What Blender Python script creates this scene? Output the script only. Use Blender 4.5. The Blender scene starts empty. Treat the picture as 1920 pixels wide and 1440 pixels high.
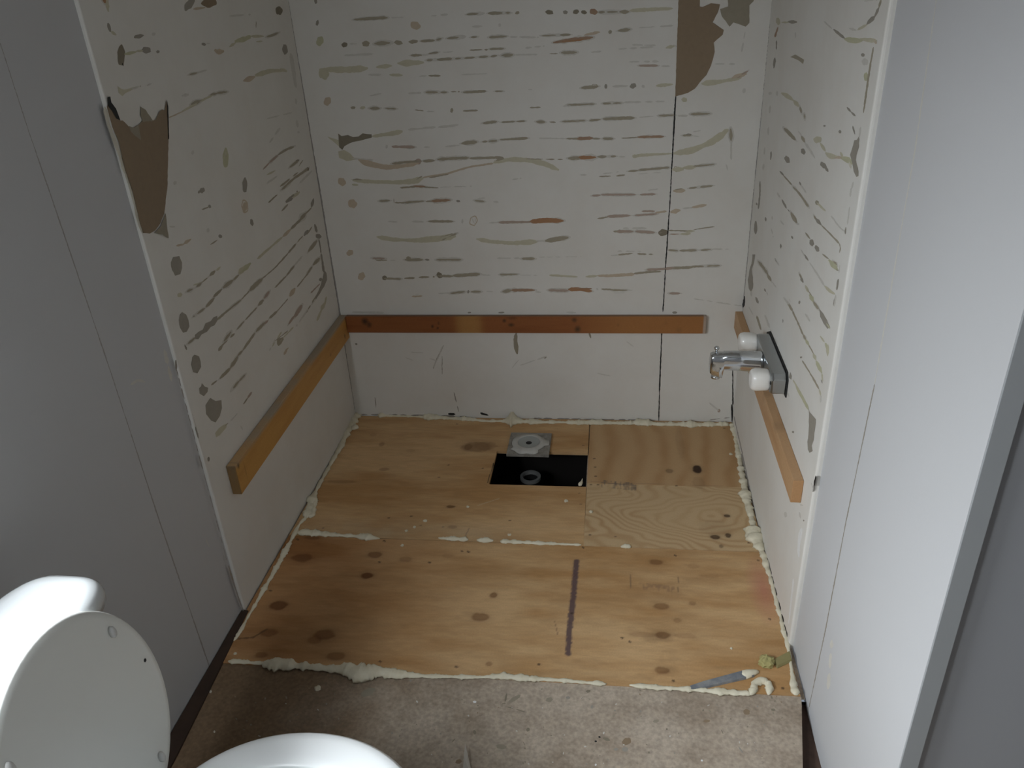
import bpy, bmesh, math, random
import numpy as np
from mathutils import Vector, Matrix
C = bpy.context.scene.collection
W = 1.5                                    # alcove width (m); back wall y=0, floor z=0, room towards -y

# ------------------------------------------------------------------ camera
CAM = np.array([1.0329, -2.7045, 1.5932]); YAW, PITCH, ROLL, F = -0.1402, 0.4850, 0.0547, 1483.86
_f = np.array([math.sin(YAW)*math.cos(PITCH), math.cos(YAW)*math.cos(PITCH), -math.sin(PITCH)])
_r0 = np.array([math.cos(YAW), -math.sin(YAW), 0.0]); _d0 = np.cross(_f, _r0)
_r = math.cos(ROLL)*_r0 + math.sin(ROLL)*_d0; _d = -math.sin(ROLL)*_r0 + math.cos(ROLL)*_d0
cd = bpy.data.cameras.new('camera'); cam = bpy.data.objects.new('camera', cd); C.objects.link(cam)
cd.sensor_width = 36; cd.lens = F/1920*36; cd.clip_start = .02
cam.matrix_world = Matrix(((_r[0], -_d[0], -_f[0], CAM[0]), (_r[1], -_d[1], -_f[1], CAM[1]),
                           (_r[2], -_d[2], -_f[2], CAM[2]), (0, 0, 0, 1)))
bpy.context.scene.camera = cam
# ------------------------------------------------------------------ world, daylight, exposure
vs = bpy.context.scene.view_settings
vs.view_transform = 'Standard'; vs.look = 'None'; vs.gamma = 1; vs.use_curve_mapping = False
vs.exposure = 0.0
wd = bpy.data.worlds.new('world'); bpy.context.scene.world = wd; wd.use_nodes = True
wd.node_tree.nodes['Background'].inputs[0].default_value = (.75, .85, 1, 1)
wd.node_tree.nodes['Background'].inputs[1].default_value = .3
WIN = (-2.48, -1.82, .97, 1.42)           # window opening in the left wall: y0, y1, z0, z1
la = bpy.data.lights.new('window_daylight', 'AREA'); la.shape = 'RECTANGLE'; la.size = 1.5; la.size_y = .7
la.energy = 140; la.color = (.90, .955, 1.0); la.spread = math.radians(160)
lo = bpy.data.objects.new('window_daylight', la); C.objects.link(lo)
lo.location = (-.34, (WIN[0]+WIN[1])/2-.33, (WIN[2]+WIN[3])/2+0.34)   # sky seen through the window opening
dirv = Vector((1.0, .50, -.9)).normalized()
lo.rotation_euler = dirv.to_track_quat('-Z', 'Y').to_euler()

# ------------------------------------------------------------------ helpers
def ray(px, axis, val):
    q = _r*((px[0]-960)/F) + _d*((px[1]-720)/F) + _f
    return CAM + (val-CAM[axis])/q[axis]*q
def tag(o, label=None, cat=None, group=None, kind=None):
    if label: o['label'] = label
    if cat: o['category'] = cat
    if group: o['group'] = group
    if kind: o['kind'] = kind
    return o
def link(name, me, mats, parent=None, smooth=False):
    o = bpy.data.objects.new(name, me); C.objects.link(o)
    for m in (mats if isinstance(mats, (list, tuple)) else [mats]): me.materials.append(m)
    if smooth: me.polygons.foreach_set('use_smooth', [True]*len(me.polygons))
    if parent is not None:
        o.parent = parent; o.matrix_parent_inverse = Matrix.Translation(-Vector(parent.location)) if parent.type == 'EMPTY' and parent.rotation_euler[:] == (0, 0, 0) else Matrix.Identity(4)
    return o
def empty(name, loc):
    o = bpy.data.objects.new(name, None); C.objects.link(o); o.location = loc; o.empty_display_size = .05; return o
def mesh(name, V, Fc, mats, parent=None, mi=None, smooth=False):
    me = bpy.data.meshes.new(name); me.from_pydata([tuple(map(float, v)) for v in V], [], Fc)
    o = link(name, me, mats, parent, smooth)
    if mi: me.polygons.foreach_set('material_index', mi)
    me.update(); return o
def bevel(o, w, seg=2, ang=40):
    m = o.modifiers.new('bevel', 'BEVEL'); m.width = w; m.segments = seg; m.limit_method = 'ANGLE'; m.angle_limit = math.radians(ang); return o
def boxvf(b):
    x0, x1, y0, y1, z0, z1 = b
    V = [(x, y, z) for z in (z0, z1) for y in (y0, y1) for x in (x0, x1)]
    return V, [(0, 2, 3, 1), (4, 5, 7, 6), (0, 1, 5, 4), (2, 6, 7, 3), (0, 4, 6, 2), (1, 3, 7, 5)]
def boxes(name, bs, mat, parent=None):
    V = []; Fc = []
    for b in bs:
        v, f = boxvf(b); n = len(V); V += v; Fc += [tuple(i+n for i in q) for q in f]
    return mesh(name, V, Fc, mat, parent)
def loft(name, rings, mat, parent=None, cap0=True, cap1=True, closed=False, smooth=True):
    n = len(rings[0]); V = [p for r in rings for p in r]; Fc = []
    m = len(rings)
    for k in range(m if closed else m-1):
        a, b = k*n, ((k+1) % m)*n
        for i in range(n):
            j = (i+1) % n; Fc.append((a+i, a+j, b+j, b+i))
    if not closed:
        if cap0: Fc.append(tuple(range(n))[::-1])
        if cap1: Fc.append(tuple(range((m-1)*n, m*n)))
    o = mesh(name, V, Fc, mat, parent, smooth=smooth)
    bm = bmesh.new(); bm.from_mesh(o.data); bmesh.ops.recalc_face_normals(bm, faces=bm.faces); bm.to_mesh(o.data); bm.free()
    return o
def ering(cx, cy, z, a, b, n=48, p=2.0):
    R = []
    for i in range(n):
        t = 2*math.pi*i/n; c, s = math.cos(t), math.sin(t)
        R.append((cx+a*math.copysign(abs(c)**(2/p), c), cy+b*math.copysign(abs(s)**(2/p), s), z))
    return R
def mat(name, col, rough=.6, metal=0, bump=None, var=None, spec=.5, coat=0, sss=0):
    m = bpy.data.materials.new(name); m.use_nodes = True; nt = m.node_tree; p = nt.nodes['Principled BSDF']
    p.inputs['Base Color'].default_value = (*col, 1); p.inputs['Roughness'].default_value = rough
    p.inputs['Metallic'].default_value = metal; p.inputs['Specular IOR Level'].default_value = spec
    if coat: p.inputs['Coat Weight'].default_value = coat; p.inputs['Coat Roughness'].default_value = .05
    tc = nt.nodes.new('ShaderNodeTexCoord')
    if var:                                   # (scale, amount, second colour)
        no = nt.nodes.new('ShaderNodeTexNoise'); no.inputs['Scale'].default_value = var[0]; no.inputs['Detail'].default_value = 6
        no.inputs['Roughness'].default_value = .65
        nt.links.new(tc.outputs['Object'], no.inputs['Vector'])
        rp = nt.nodes.new('ShaderNodeMapRange'); rp.inputs['From Min'].default_value = .4; rp.inputs['From Max'].default_value = .72
        rp.inputs['To Max'].default_value = var[1]; nt.links.new(no.outputs['Fac'], rp.inputs['Value'])
        mx = nt.nodes.new('ShaderNodeMix'); mx.data_type = 'RGBA'; mx.inputs['A'].default_value = (*col, 1); mx.inputs['B'].default_value = (*var[2], 1)
        nt.links.new(rp.outputs['Result'], mx.inputs['Factor']); nt.links.new(mx.outputs['Result'], p.inputs['Base Color'])
    if bump:
        nb = nt.nodes.new('ShaderNodeTexNoise'); nb.inputs['Scale'].default_value = bump[0]; nb.inputs['Detail'].default_value = 4
        nt.links.new(tc.outputs['Object'], nb.inputs['Vector'])
        bp = nt.nodes.new('ShaderNodeBump'); bp.inputs['Strength'].default_value = bump[1]; bp.inputs['Distance'].default_value = bump[2] if len(bump) > 2 else .002
        nt.links.new(nb.outputs['Fac'], bp.inputs['Height']); nt.links.new(bp.outputs['Normal'], p.inputs['Normal'])
    return m
def vmat(name, rough=.7):
    """material whose colour is the baked wood figure (attribute 'figure') with a fine noise grain on top"""
    m = bpy.data.materials.new(name); m.use_nodes = True; nt = m.node_tree; p = nt.nodes['Principled BSDF']
    p.inputs['Roughness'].default_value = rough; p.inputs['Specular IOR Level'].default_value = .3
    a = nt.nodes.new('ShaderNodeAttribute'); a.attribute_name = 'figure'
    tc = nt.nodes.new('ShaderNodeTexCoord'); no = nt.nodes.new('ShaderNodeTexNoise'); no.inputs['Scale'].default_value = 220; no.inputs['Detail'].default_value = 3
    nt.links.new(tc.outputs['Object'], no.inputs['Vector'])
    rp = nt.nodes.new('ShaderNodeMapRange'); rp.inputs['To Min'].default_value = .88; rp.inputs['To Max'].default_value = 1.12
    nt.links.new(no.outputs['Fac'], rp.inputs['Value'])
    mx = nt.nodes.new('ShaderNodeVectorMath'); mx.operation = 'SCALE'
    nt.links.new(a.outputs['Color'], mx.inputs[0]); nt.links.new(rp.outputs['Result'], mx.inputs['Scale'])
    nt.links.new(mx.outputs['Vector'], p.inputs['Base Color'])
    bp = nt.nodes.new('ShaderNodeBump'); bp.inputs['Strength'].default_value = .15; bp.inputs['Distance'].default_value = .001
    nt.links.new(no.outputs['Fac'], bp.inputs['Height']); nt.links.new(bp.outputs['Normal'], p.inputs['Normal'])
    return m
def lin(r, g, b): return tuple(((c/255+.055)/1.055)**2.4 if c > 10 else c/255/12.92 for c in (r, g, b))

# value noise for the baked figures
_rs = np.random.RandomState(7); _tab = _rs.rand(256, 256)
def vn(x, y):
    xi = np.floor(x).astype(int); yi = np.floor(y).astype(int); fx = x-xi; fy = y-yi
    fx = fx*fx*(3-2*fx); fy = fy*fy*(3-2*fy)
    t = lambda i, j: _tab[i % 256, j % 256]
    return (t(xi, yi)*(1-fx)+t(xi+1, yi)*fx)*(1-fy)+(t(xi, yi+1)*(1-fx)+t(xi+1, yi+1)*fx)*fy
def fbm(x, y, o=4):
    s = 0; a = .5; 
    for k in range(o): s = s+a*vn(x*2**k+17*k, y*2**k+31*k); a *= .5
    return s/(1-.5**o)
def figured(o, fn):
    """bake the wood figure: colour per vertex from its own position"""
    me = o.data; n = len(me.vertices); co = np.empty(n*3); me.vertices.foreach_get('co', co); co = co.reshape(-1, 3)
    col = fn(co[:, 0], co[:, 1], co[:, 2]); col = np.clip(np.c_[col, np.ones(n)], 0, 1).astype(np.float32)
    at = me.attributes.new('figure', 'FLOAT_COLOR', 'POINT'); at.data.foreach_set('color', col.ravel())
def grid_slab(name, x0, x1, y0, y1, zt, th, step, m, parent=None, hole=None, xr=None):
    nx = max(2, int((x1-x0)/step)); ny = max(2, int((y1-y0)/step))
    xs = np.linspace(x0, x1, nx+1); ys = np.linspace(y0, y1, ny+1)
    if hole:                                       # snap grid lines to the hole
        for v in hole[:2]: xs[np.argmin(abs(xs-v))] = v
        for v in hole[2:]: ys[np.argmin(abs(ys-v))] = v
    X, Y = np.meshgrid(xs, ys, indexing='ij')
    V = [(a, b, zt) for a, b in zip(X.ravel(), Y.ravel())]
    N = ny+1; Fc = []; inh = lambda cx, cy: hole and hole[0] < cx < hole[1] and hole[2] < cy < hole[3]
    keep = np.ones((nx, ny), bool)
    for i in range(nx):
        for j in range(ny):
            if inh((xs[i]+xs[i+1])/2, (ys[j]+ys[j+1])/2): keep[i, j] = False; continue
            Fc.append((i*N+j, (i+1)*N+j, (i+1)*N+j+1, i*N+j+1))
    # skirts
    low = {}
    def lo_(k):
        if k not in low: low[k] = len(V); V.append((V[k][0], V[k][1], zt-th))
        return low[k]
    def kp(i, j): return 0 <= i < nx and 0 <= j < ny and keep[i, j]
    for i in range(nx):
        for j in range(ny):
            if not keep[i, j]: continue
            a, b, c, d = i*N+j, (i+1)*N+j, (i+1)*N+j+1, i*N+j+1
            for (p, q, ii, jj) in ((a, b, i, j-1), (b, c, i+1, j), (c, d, i, j+1), (d, a, i-1, j)):
                if not kp(ii, jj): Fc.append((q, p, lo_(p), lo_(q)))
    if xr:
        V = [xr(v) for v in V]
    return mesh(name, V, Fc, m, parent)

# ------------------------------------------------------------------ materials
M = {}
M['wall'] = mat('painted_wall_board', (.72, .705, .665), .65, var=(4, .7, (.655, .625, .57)), bump=(60, .12))
M['wall_entry'] = mat('white_vinyl_wall', (.53, .532, .54), .8, spec=.25, bump=(220, .12, .001))
M['wall_low'] = M['wall']
M['ceil'] = mat('ceiling_white', (.66, .66, .64), .8)
M['door'] = mat('grey_white_door', (.32, .33, .35), .5)
M['jamb'] = mat('grey_trim', (.33, .345, .355), .5)
M['floor'] = mat('old_particle_board', (.47, .395, .315), .8, var=(5, .9, (.27, .205, .145)), bump=(120, .3))
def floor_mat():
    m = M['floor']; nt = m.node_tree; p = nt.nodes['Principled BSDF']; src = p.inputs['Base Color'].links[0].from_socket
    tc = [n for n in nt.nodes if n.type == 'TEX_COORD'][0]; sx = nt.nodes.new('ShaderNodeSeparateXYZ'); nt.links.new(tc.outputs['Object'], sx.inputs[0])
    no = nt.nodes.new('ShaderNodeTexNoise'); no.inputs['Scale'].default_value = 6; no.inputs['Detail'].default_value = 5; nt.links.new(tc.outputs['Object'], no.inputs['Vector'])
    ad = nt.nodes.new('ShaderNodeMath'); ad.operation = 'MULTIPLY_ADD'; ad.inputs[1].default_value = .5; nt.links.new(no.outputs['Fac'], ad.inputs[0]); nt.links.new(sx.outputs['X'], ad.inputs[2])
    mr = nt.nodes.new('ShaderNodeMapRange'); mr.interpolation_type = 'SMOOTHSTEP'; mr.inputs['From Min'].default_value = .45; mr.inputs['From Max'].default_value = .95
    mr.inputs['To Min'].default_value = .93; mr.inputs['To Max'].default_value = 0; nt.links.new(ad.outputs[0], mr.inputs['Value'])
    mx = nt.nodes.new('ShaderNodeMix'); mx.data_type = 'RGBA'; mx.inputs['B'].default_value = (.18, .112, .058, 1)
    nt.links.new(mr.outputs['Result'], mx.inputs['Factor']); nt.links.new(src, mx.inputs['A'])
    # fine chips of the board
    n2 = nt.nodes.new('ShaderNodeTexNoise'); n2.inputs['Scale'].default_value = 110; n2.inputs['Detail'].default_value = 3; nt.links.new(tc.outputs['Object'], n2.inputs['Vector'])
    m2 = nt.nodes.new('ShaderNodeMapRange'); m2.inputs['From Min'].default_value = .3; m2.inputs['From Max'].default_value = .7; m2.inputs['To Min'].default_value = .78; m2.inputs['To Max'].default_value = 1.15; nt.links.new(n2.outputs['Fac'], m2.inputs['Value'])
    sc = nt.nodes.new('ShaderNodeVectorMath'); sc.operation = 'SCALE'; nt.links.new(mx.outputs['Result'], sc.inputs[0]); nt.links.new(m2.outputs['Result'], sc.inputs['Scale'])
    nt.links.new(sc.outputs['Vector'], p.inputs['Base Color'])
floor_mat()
M['void'] = mat('dark_crawl_space', (.012, .009, .007), .9)
M['joist'] = mat('dark_joist_wood', (.09, .052, .036), .8, var=(20, .6, (.03, .018, .014)))
M['darkwood'] = mat('dark_stained_strip', (.045, .024, .014), .6, var=(14, .7, (.02, .011, .007)))
M['foam'] = mat('cream_expanding_foam', (.74, .69, .54), .6, var=(35, .6, (.62, .55, .38)), bump=(90, .4, .003))
M['foam_y'] = mat('yellow_foam_chunk', (.52, .47, .20), .7, bump=(90, .6, .003))
M['ply'] = vmat('plywood'); M['pine'] = vmat('pine_batten', .55)
M['porc'] = mat('white_porcelain', (.58, .60, .605), .12, coat=.3)
M['plastic'] = mat('white_seat_plastic', (.84, .86, .86), .3)
M['plastic2'] = mat('white_lid_plastic', (.80, .81, .77), .35)
M['rubber'] = mat('pale_bumper_rubber', (.62, .62, .60), .5)
M['black'] = mat('black_mark', (.012, .012, .012), .7)
M['chrome'] = mat('chrome', (.66, .69, .72), .09, 1)
M['chrome2'] = mat('brushed_chrome_body', (.42, .44, .45), .28, 1)
M['knob'] = mat('white_acrylic_knob', (.80, .78, .74), .3, coat=.3)
M['pvc'] = mat('dusty_white_pipe', (.25, .255, .245), .6)
M['mortar'] = mat('mottled_mortar', (.30, .28, .245), .85, var=(40, 1, (.15, .135, .115)), bump=(60, .6, .003))
M['drain'] = mat('off_white_drain_plastic', (.50, .49, .455), .5, var=(25, .6, (.38, .365, .33)))
M['drain_in'] = mat('grey_drain_funnel', (.33, .345, .325), .45)
M['shim'] = mat('grey_blue_plastic', (.17, .185, .21), .5, var=(30, 1, (.32, .32, .31)))
M['paper'] = mat('pale_splinter', (.50, .46, .40), .7)
M['caulk'] = mat('white_caulk', (.82, .84, .86), .3)
# stains, torn paper and glue on the boards, plus painted seam and corner shade
K = {'g': (.31, .285, .24), 'G': (.23, .20, .145), 't': (.36, .32, .24), 'T': (.54, .51, .38), 'y': (.50, .49, .33), 'P': (.53, .44, .33),
     'p': (.42, .33, .27), 'o': (.36, .235, .155), 'O': (.38, .20, .10), 'f': (.60, .58, .53), 'k': (.008, .008, .008), 'b': (.26, .19, .12),
     's': (.33, .31, .29), 'c': (.62, .59, .50), 'w': (.80, .80, .79), 'B': (.30, .265, .20)}
KM = {k: mat('mark_'+{'g': 'grey_torn_paper', 'G': 'dark_torn_paper', 't': 'tan_glue', 'T': 'light_tan_glue', 'y': 'yellow_glue', 'P': 'pinkish_glue',
      'p': 'brown_pink_glue', 'o': 'orange_brown_glue', 'O': 'amber_glue', 'f': 'faint_stain', 'k': 'black_gap', 'b': 'brown_bare_board', 's': 'seam_shadow',
      'c': 'cream_board_core', 'w': 'white_filler', 'B': 'grey_brown_board'}[k], v, .65, var=(60, .45, tuple(c*.8 for c in v))) for k, v in K.items()}
KEYS = list(K)

# ------------------------------------------------------------------ the setting
TB = -1.3006     # front edge of the plywood
HOLE = (.615, .952, -.4575, -.2405)
def structure(o): o['kind'] = 'structure'; return o
wb = structure(boxes('wall_back', [(-.1, W+.1, 0, .1, -.05, 2.1)], M['wall']))
wl = structure(boxes('wall_left', [(-.1, 0, -1.109, 0, -.03, 2.1)], M['wall']))
wr = structure(boxes('wall_right', [(W, W+.1, -1.137, 0, -.03, 2.1)], M['wall']))
bevel(wl, .003, 2); bevel(wr, .006, 3)
y0, y1, z0, z1 = WIN
wel = structure(boxes('wall_entry_left', [(-.12, -.008, y1, -1.109, -.03, 2.1), (-.12, -.008, -3.5, y0, -.03, 2.1),
                     (-.12, -.008, y0, y1, -.03, z0), (-.12, -.008, y0, y1, z1, 2.1)], M['wall_entry']))
wer = structure(boxes('wall_entry_right', [(W+.012, W+.0405, -1.783, -1.137, -.03, 2.1)], M['wall_entry']))
dj = structure(bevel(boxes('trim_1', [(W+.0119, W+.0405, -1.7862, -1.7825, -.03, 2.1)], M['jamb']), .001))
dw = structure(boxes('wall_doorway', [(W+.041, 2.7, -1.7745, -1.70, -.03, 2.1)], M['door']))
structure(boxes('wall_rear', [(-.12, 2.7, -3.6, -3.5, -.03, 2.1)], M['wall_entry']))
structure(boxes('wall_far_right', [(2.7, 2.8, -3.6, -1.70, -.03, 2.1)], M['wall_entry']))
structure(boxes('ceiling', [(-.12, 2.8, -3.6, .1, 2.1, 2.2)], M['ceil']))
win = structure(empty('window_1', (-.06, (y0+y1)/2, z0)))
boxes('window_frame', [(-.11, -.002, y0-.0, y0+.03, z0, z1), (-.11, -.002, y1-.03, y1, z0, z1), (-.11, -.002, y0+.03, y1-.03, z0, z0+.03),
      (-.11, -.002, y0+.03, y1-.03, z1-.03, z1)], M['wall_entry'], win)

# floor: old particle board in front, subfloor below the new plywood, dark space under both
def floor_mesh():
    V = []; Fc = []; mi = []
    def poly(pts, z, m):
        n = len(V); V.extend([(x, y, z) for x, y in pts]); Fc.append(tuple(range(n, n+len(pts)))); mi.append(m)
    def wallq(a, b, zt, zb, m):
        n = len(V); V.extend([(*a, zt), (*b, zt), (*b, zb), (*a, zb)]); Fc.append((n, n+1, n+2, n+3)); mi.append(m)
    e = [(1.499, TB), (1.4955, -1.325), (1.463, -1.50), (1.425, -1.72)]
    poly([(.012, -1.12-.0), (.012, TB), (1.499, TB)][1:] + e[1:] + [(1.425, -3.5), (.012, -3.5)], -.003, 0)
    for a, b in zip(e, e[1:]): wallq(a, b, -.003, -.019, 2)
    wallq((.012, TB), (1.499, TB), -.003, -.03, 0)
    poly([(1.425, -1.72), (1.425, -3.5), (2.7, -3.5), (2.7, -1.72)], -.003, 0)
    x0, x1, a0, a1 = HOLE
    for r in ((-.02, x0, TB, 0), (x1, W+.01, TB, 0), (x0, x1, TB, a0), (x0, x1, a1, 0)):
        poly([(r[0], r[2]), (r[1], r[2]), (r[1], r[3]), (r[0], r[3])], -.013, 0)
    # crawl space
    zb = -.34
    poly([(x0-.25, a0-.2), (x1+.12, a0-.2), (x1+.12, a1+.22), (x0-.25, a1+.22)], zb, 1)
    P = [(x0-.25, a0-.2), (x1+.12, a0-.2), (x1+.12, a1+.22), (x0-.25, a1+.22)]
    for a, b in zip(P, P[1:]+P[:1]): wallq(a, b, -.0135, zb, 1)
    poly([(1.38, TB-.0), (1.6, TB), (1.6, -1.9), (1.38, -1.9)], -.03, 2)
    wallq((1.38, TB), (1.6, TB), -.02, -.09, 1); wallq((1.38, TB), (1.38, -1.9), -.02, -.09, 1)
    return V, Fc, mi
V, Fc, mi = floor_mesh()
fl = structure(mesh('floor', V, Fc, [M['floor'], M['void'], M['joist']], mi=mi))
jb = structure(boxes('floor_joist', [(x0j, x1j, -.75, .0-.002, -.125, -.0135) for x0j, x1j in ((.955, .995),)], M['joist']))  # dark joist below the back right panel, beside the cut-out

# dark strip where the left wall meets the floor
bl = structure(mesh('baseboard_left', [(-.006, -1.112, -.02), (.012, -1.112, -.02), (.036, -1.58, -.02), (.045, -3.4, -.02), (-.006, -3.4, -.02),
     (-.006, -1.112, .006), (.012, -1.112, .003), (.036, -1.58, .003), (.045, -3.4, .003), (-.006, -3.4, .008)],
     [(5, 6, 7, 8, 9), (0, 1, 6, 5), (1, 2, 7, 6), (2, 3, 8, 7), (3, 4, 9, 8), (4, 0, 5, 9), (4, 3, 2, 1, 0)], M['darkwood']))

# ------------------------------------------------------------------ marks on surfaces
class Marks:
    """ribbons, blobs and torn patches lying on one plane; traced in the photo and laid on the real wall"""
    def __init__(s, axis, val, nrm, seed=1, lift=.0006):
        s.a, s.v, s.n, s.lift = axis, val, nrm, lift; s.V = []; s.F = []; s.mi = []; s.R = random.Random(seed); s.k = 0
    def P(s, px, h=0):
        p = ray(px, s.a, s.v); p = p.copy(); p[s.a] = s.v+s.n*h; return p
    def h(s):
        s.k += 1; return s.lift*(.5+.0007*(s.k % 1400))
    def ribbon(s, c, w, pts, taper=True, jag=.22, flat=False):
        P = []
        for a, b in zip(pts, pts[1:]):
            L = math.hypot(b[0]-a[0], b[1]-a[1]); n = max(2, int(L/3.2))
            P += [(a[0]+(b[0]-a[0])*i/n, a[1]+(b[1]-a[1])*i/n) for i in range(n)]
        P.append(pts[-1])
        if len(P) > 6:                              # round the corners of the trace
            for _ in range(3): P = [P[0]]+[((P[i-1][0]+P[i][0]*2+P[i+1][0])/4, (P[i-1][1]+P[i][1]*2+P[i+1][1])/4) for i in range(1, len(P)-1)]+[P[-1]]
        n0 = len(s.V); h = s.h(); N = len(P); wn = s.R.uniform(.85, 1.1)
        for i, p in enumerate(P):
            q0 = P[max(0, i-1)]; q1 = P[min(N-1, i+1)]; dx, dy = q1[0]-q0[0], q1[1]-q0[1]; L = math.hypot(dx, dy) or 1
            nx, ny = -dy/L, dx/L; t = i/(N-1)
            wn += s.R.uniform(-jag, jag)*.6; wn = min(1.3, max(.65, wn))
            e = min(1, min(t, 1-t)*N*3.2/max(5, w*1.6)+.28) if taper else 1
            ww = w/2*wn*e; ja, jb = s.R.uniform(-.35, .35), s.R.uniform(-.35, .35)
            he, hc = (.00005+.1*(h-s.lift*.5), .00006+.1*(h-s.lift*.5)) if flat else (h*.5, h+.0002)
            s.V += [s.P((p[0]+nx*(ww+ja), p[1]+ny*(ww+ja)), he), s.P(p, hc), s.P((p[0]-nx*(ww+jb), p[1]-ny*(ww+jb)), he)]
            if i:
                a = n0+3*i
                for k in (0, 1): s.F.append((a+k, a+k+1, a+k-2, a+k-3)); s.mi.append(KEYS.index(c))
    def stroke(s, c, w, pts, brk=0):
        if c in 'tpoO' and w >= 4 and len(pts) > 1:          # pale halo of dried glue under the stroke
            (ax, ay), (bx, by) = pts[0], pts[-1]; L_ = math.hypot(bx-ax, by-ay) or 1; ex, ey = (bx-ax)/L_*4, (by-ay)/L_*4
            s.ribbon('f', w*1.45, [(ax-ex, ay-ey)]+list(pts[1:-1])+[(bx+ex, by+ey)], jag=.4, flat=True)
        if not brk: return s.ribbon(c, w, pts)
        L = [0]
        for a, b in zip(pts, pts[1:]): L.append(L[-1]+math.hypot(b[0]-a[0], b[1]-a[1]))
        def at(d):
            for k in range(len(pts)-1):
                if d <= L[k+1] or k == len(pts)-2:
                    t = (d-L[k])/max(1e-6, L[k+1]-L[k]); return (pts[k][0]+(pts[k+1][0]-pts[k][0])*t, pts[k][1]+(pts[k+1][1]-pts[k][1])*t)
        d = 0
        while d < L[-1]-2:
            seg = s.R.uniform(10, 34); e = min(L[-1], d+seg)
            mids = [at(d)]+[pts[k] for k in range(len(pts)) if d < L[k] < e]+[at(e)]
            s.ribbon(c, w*s.R.uniform(.7, 1.25), mids); d = e+s.R.uniform(2, 9)*(brk)
    def blob(s, c, x, y, rx, ry, ang=0, jag=.12, n=18, ring=False):
        h = s.h(); n0 = len(s.V); ca, sa = math.cos(ang), math.sin(ang); ph = s.R.random()*6
        out = []
        for i in range(n):
            t = 2*math.pi*i/n; r = 1+jag*(math.sin(2*t+ph)+.6*math.sin(5*t+2*ph))+s.R.uniform(-jag, jag)*.4
            u, v = rx*r*math.cos(t), ry*r*math.sin(t); out.append((x+u*ca-v*sa, y+u*sa+v*ca))
        if ring:
            s.V += [s.P(p, h*.5) for p in out]+[s.P((x+(p[0]-x)*.78, y+(p[1]-y)*.78), h*.5) for p in out]
            for i in range(n): j = (i+1) % n; s.F.append((n0+i, n0+j, n0+n+j, n0+n+i)); s.mi.append(KEYS.index(c))
        else:
            s.V += [s.P(p, h*.4) for p in out]+[s.P((x, y), h)]
            for i in range(n): s.F.append((n0+i, n0+(i+1) % n, n0+n)); s.mi.append(KEYS.index(c))
    def poly(s, c, pts, h=None, rough=1.2):
        P = []
        for a, b in zip(pts, pts[1:]+pts[:1]):
            L = math.hypot(b[0]-a[0], b[1]-a[1]); n = max(1, int(L/6)) if rough else 1
            for i in range(n):
                j = rough if i else 0
                P.append((a[0]+(b[0]-a[0])*i/n+s.R.uniform(-j, j)*.5, a[1]+(b[1]-a[1])*i/n+s.R.uniform(-j, j)*.5))
        h = h or s.h(); n0 = len(s.V); s.V += [s.P(p, h) for p in P]; s.F.append(tuple(range(n0, n0+len(P)))); s.mi.append(KEYS.index(c))
    def text(s, data):
        for ln in data.strip().splitlines():
            ln = ln.split('#')[0].strip()
            if not ln: continue
            for it in ln.split(';'):
                t = it.split()
                if not t: continue
                kind = t[0]
                pt = [tuple(map(float, q.split(','))) for q in t[2:] if ',' in q]
                sh = t[1].isalpha()
                if sh and kind == 'o': s.blob(t[1], *[float(v) for v in t[2:7]])            # o c x y rx ry ang
                elif sh and kind == 'r': s.blob(t[1], *[float(v) for v in t[2:6]], ring=True)
                elif sh and kind == 'p': s.poly(t[1], pt)
                else:                                                                  # colour width[b] pts
                    w = t[1]; b = 0
                    if w.endswith('b'): b = 1; w = w[:-1]
                    s.stroke(kind, float(w), pt, b)
    def build(s, name, parent, kind=None, label=None):
        used = sorted(set(s.mi)); o = mesh(name, s.V, s.F, [KM[KEYS[u]] for u in used], parent, mi=[used.index(m) for m in s.mi])
        me = o.data; bm = bmesh.new(); bm.from_mesh(me)
        bmesh.ops.triangulate(bm, faces=[f for f in bm.faces if len(f.verts) > 4])
        want = [0, 0, 0]; want[s.a] = s.n; want = Vector(want)
        for f in bm.faces:
            if f.normal.dot(want) < 0: f.normal_flip()
        bm.to_mesh(me); bm.free()
        if kind: o['kind'] = kind
        if label: o['label'] = label
        return o

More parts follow.
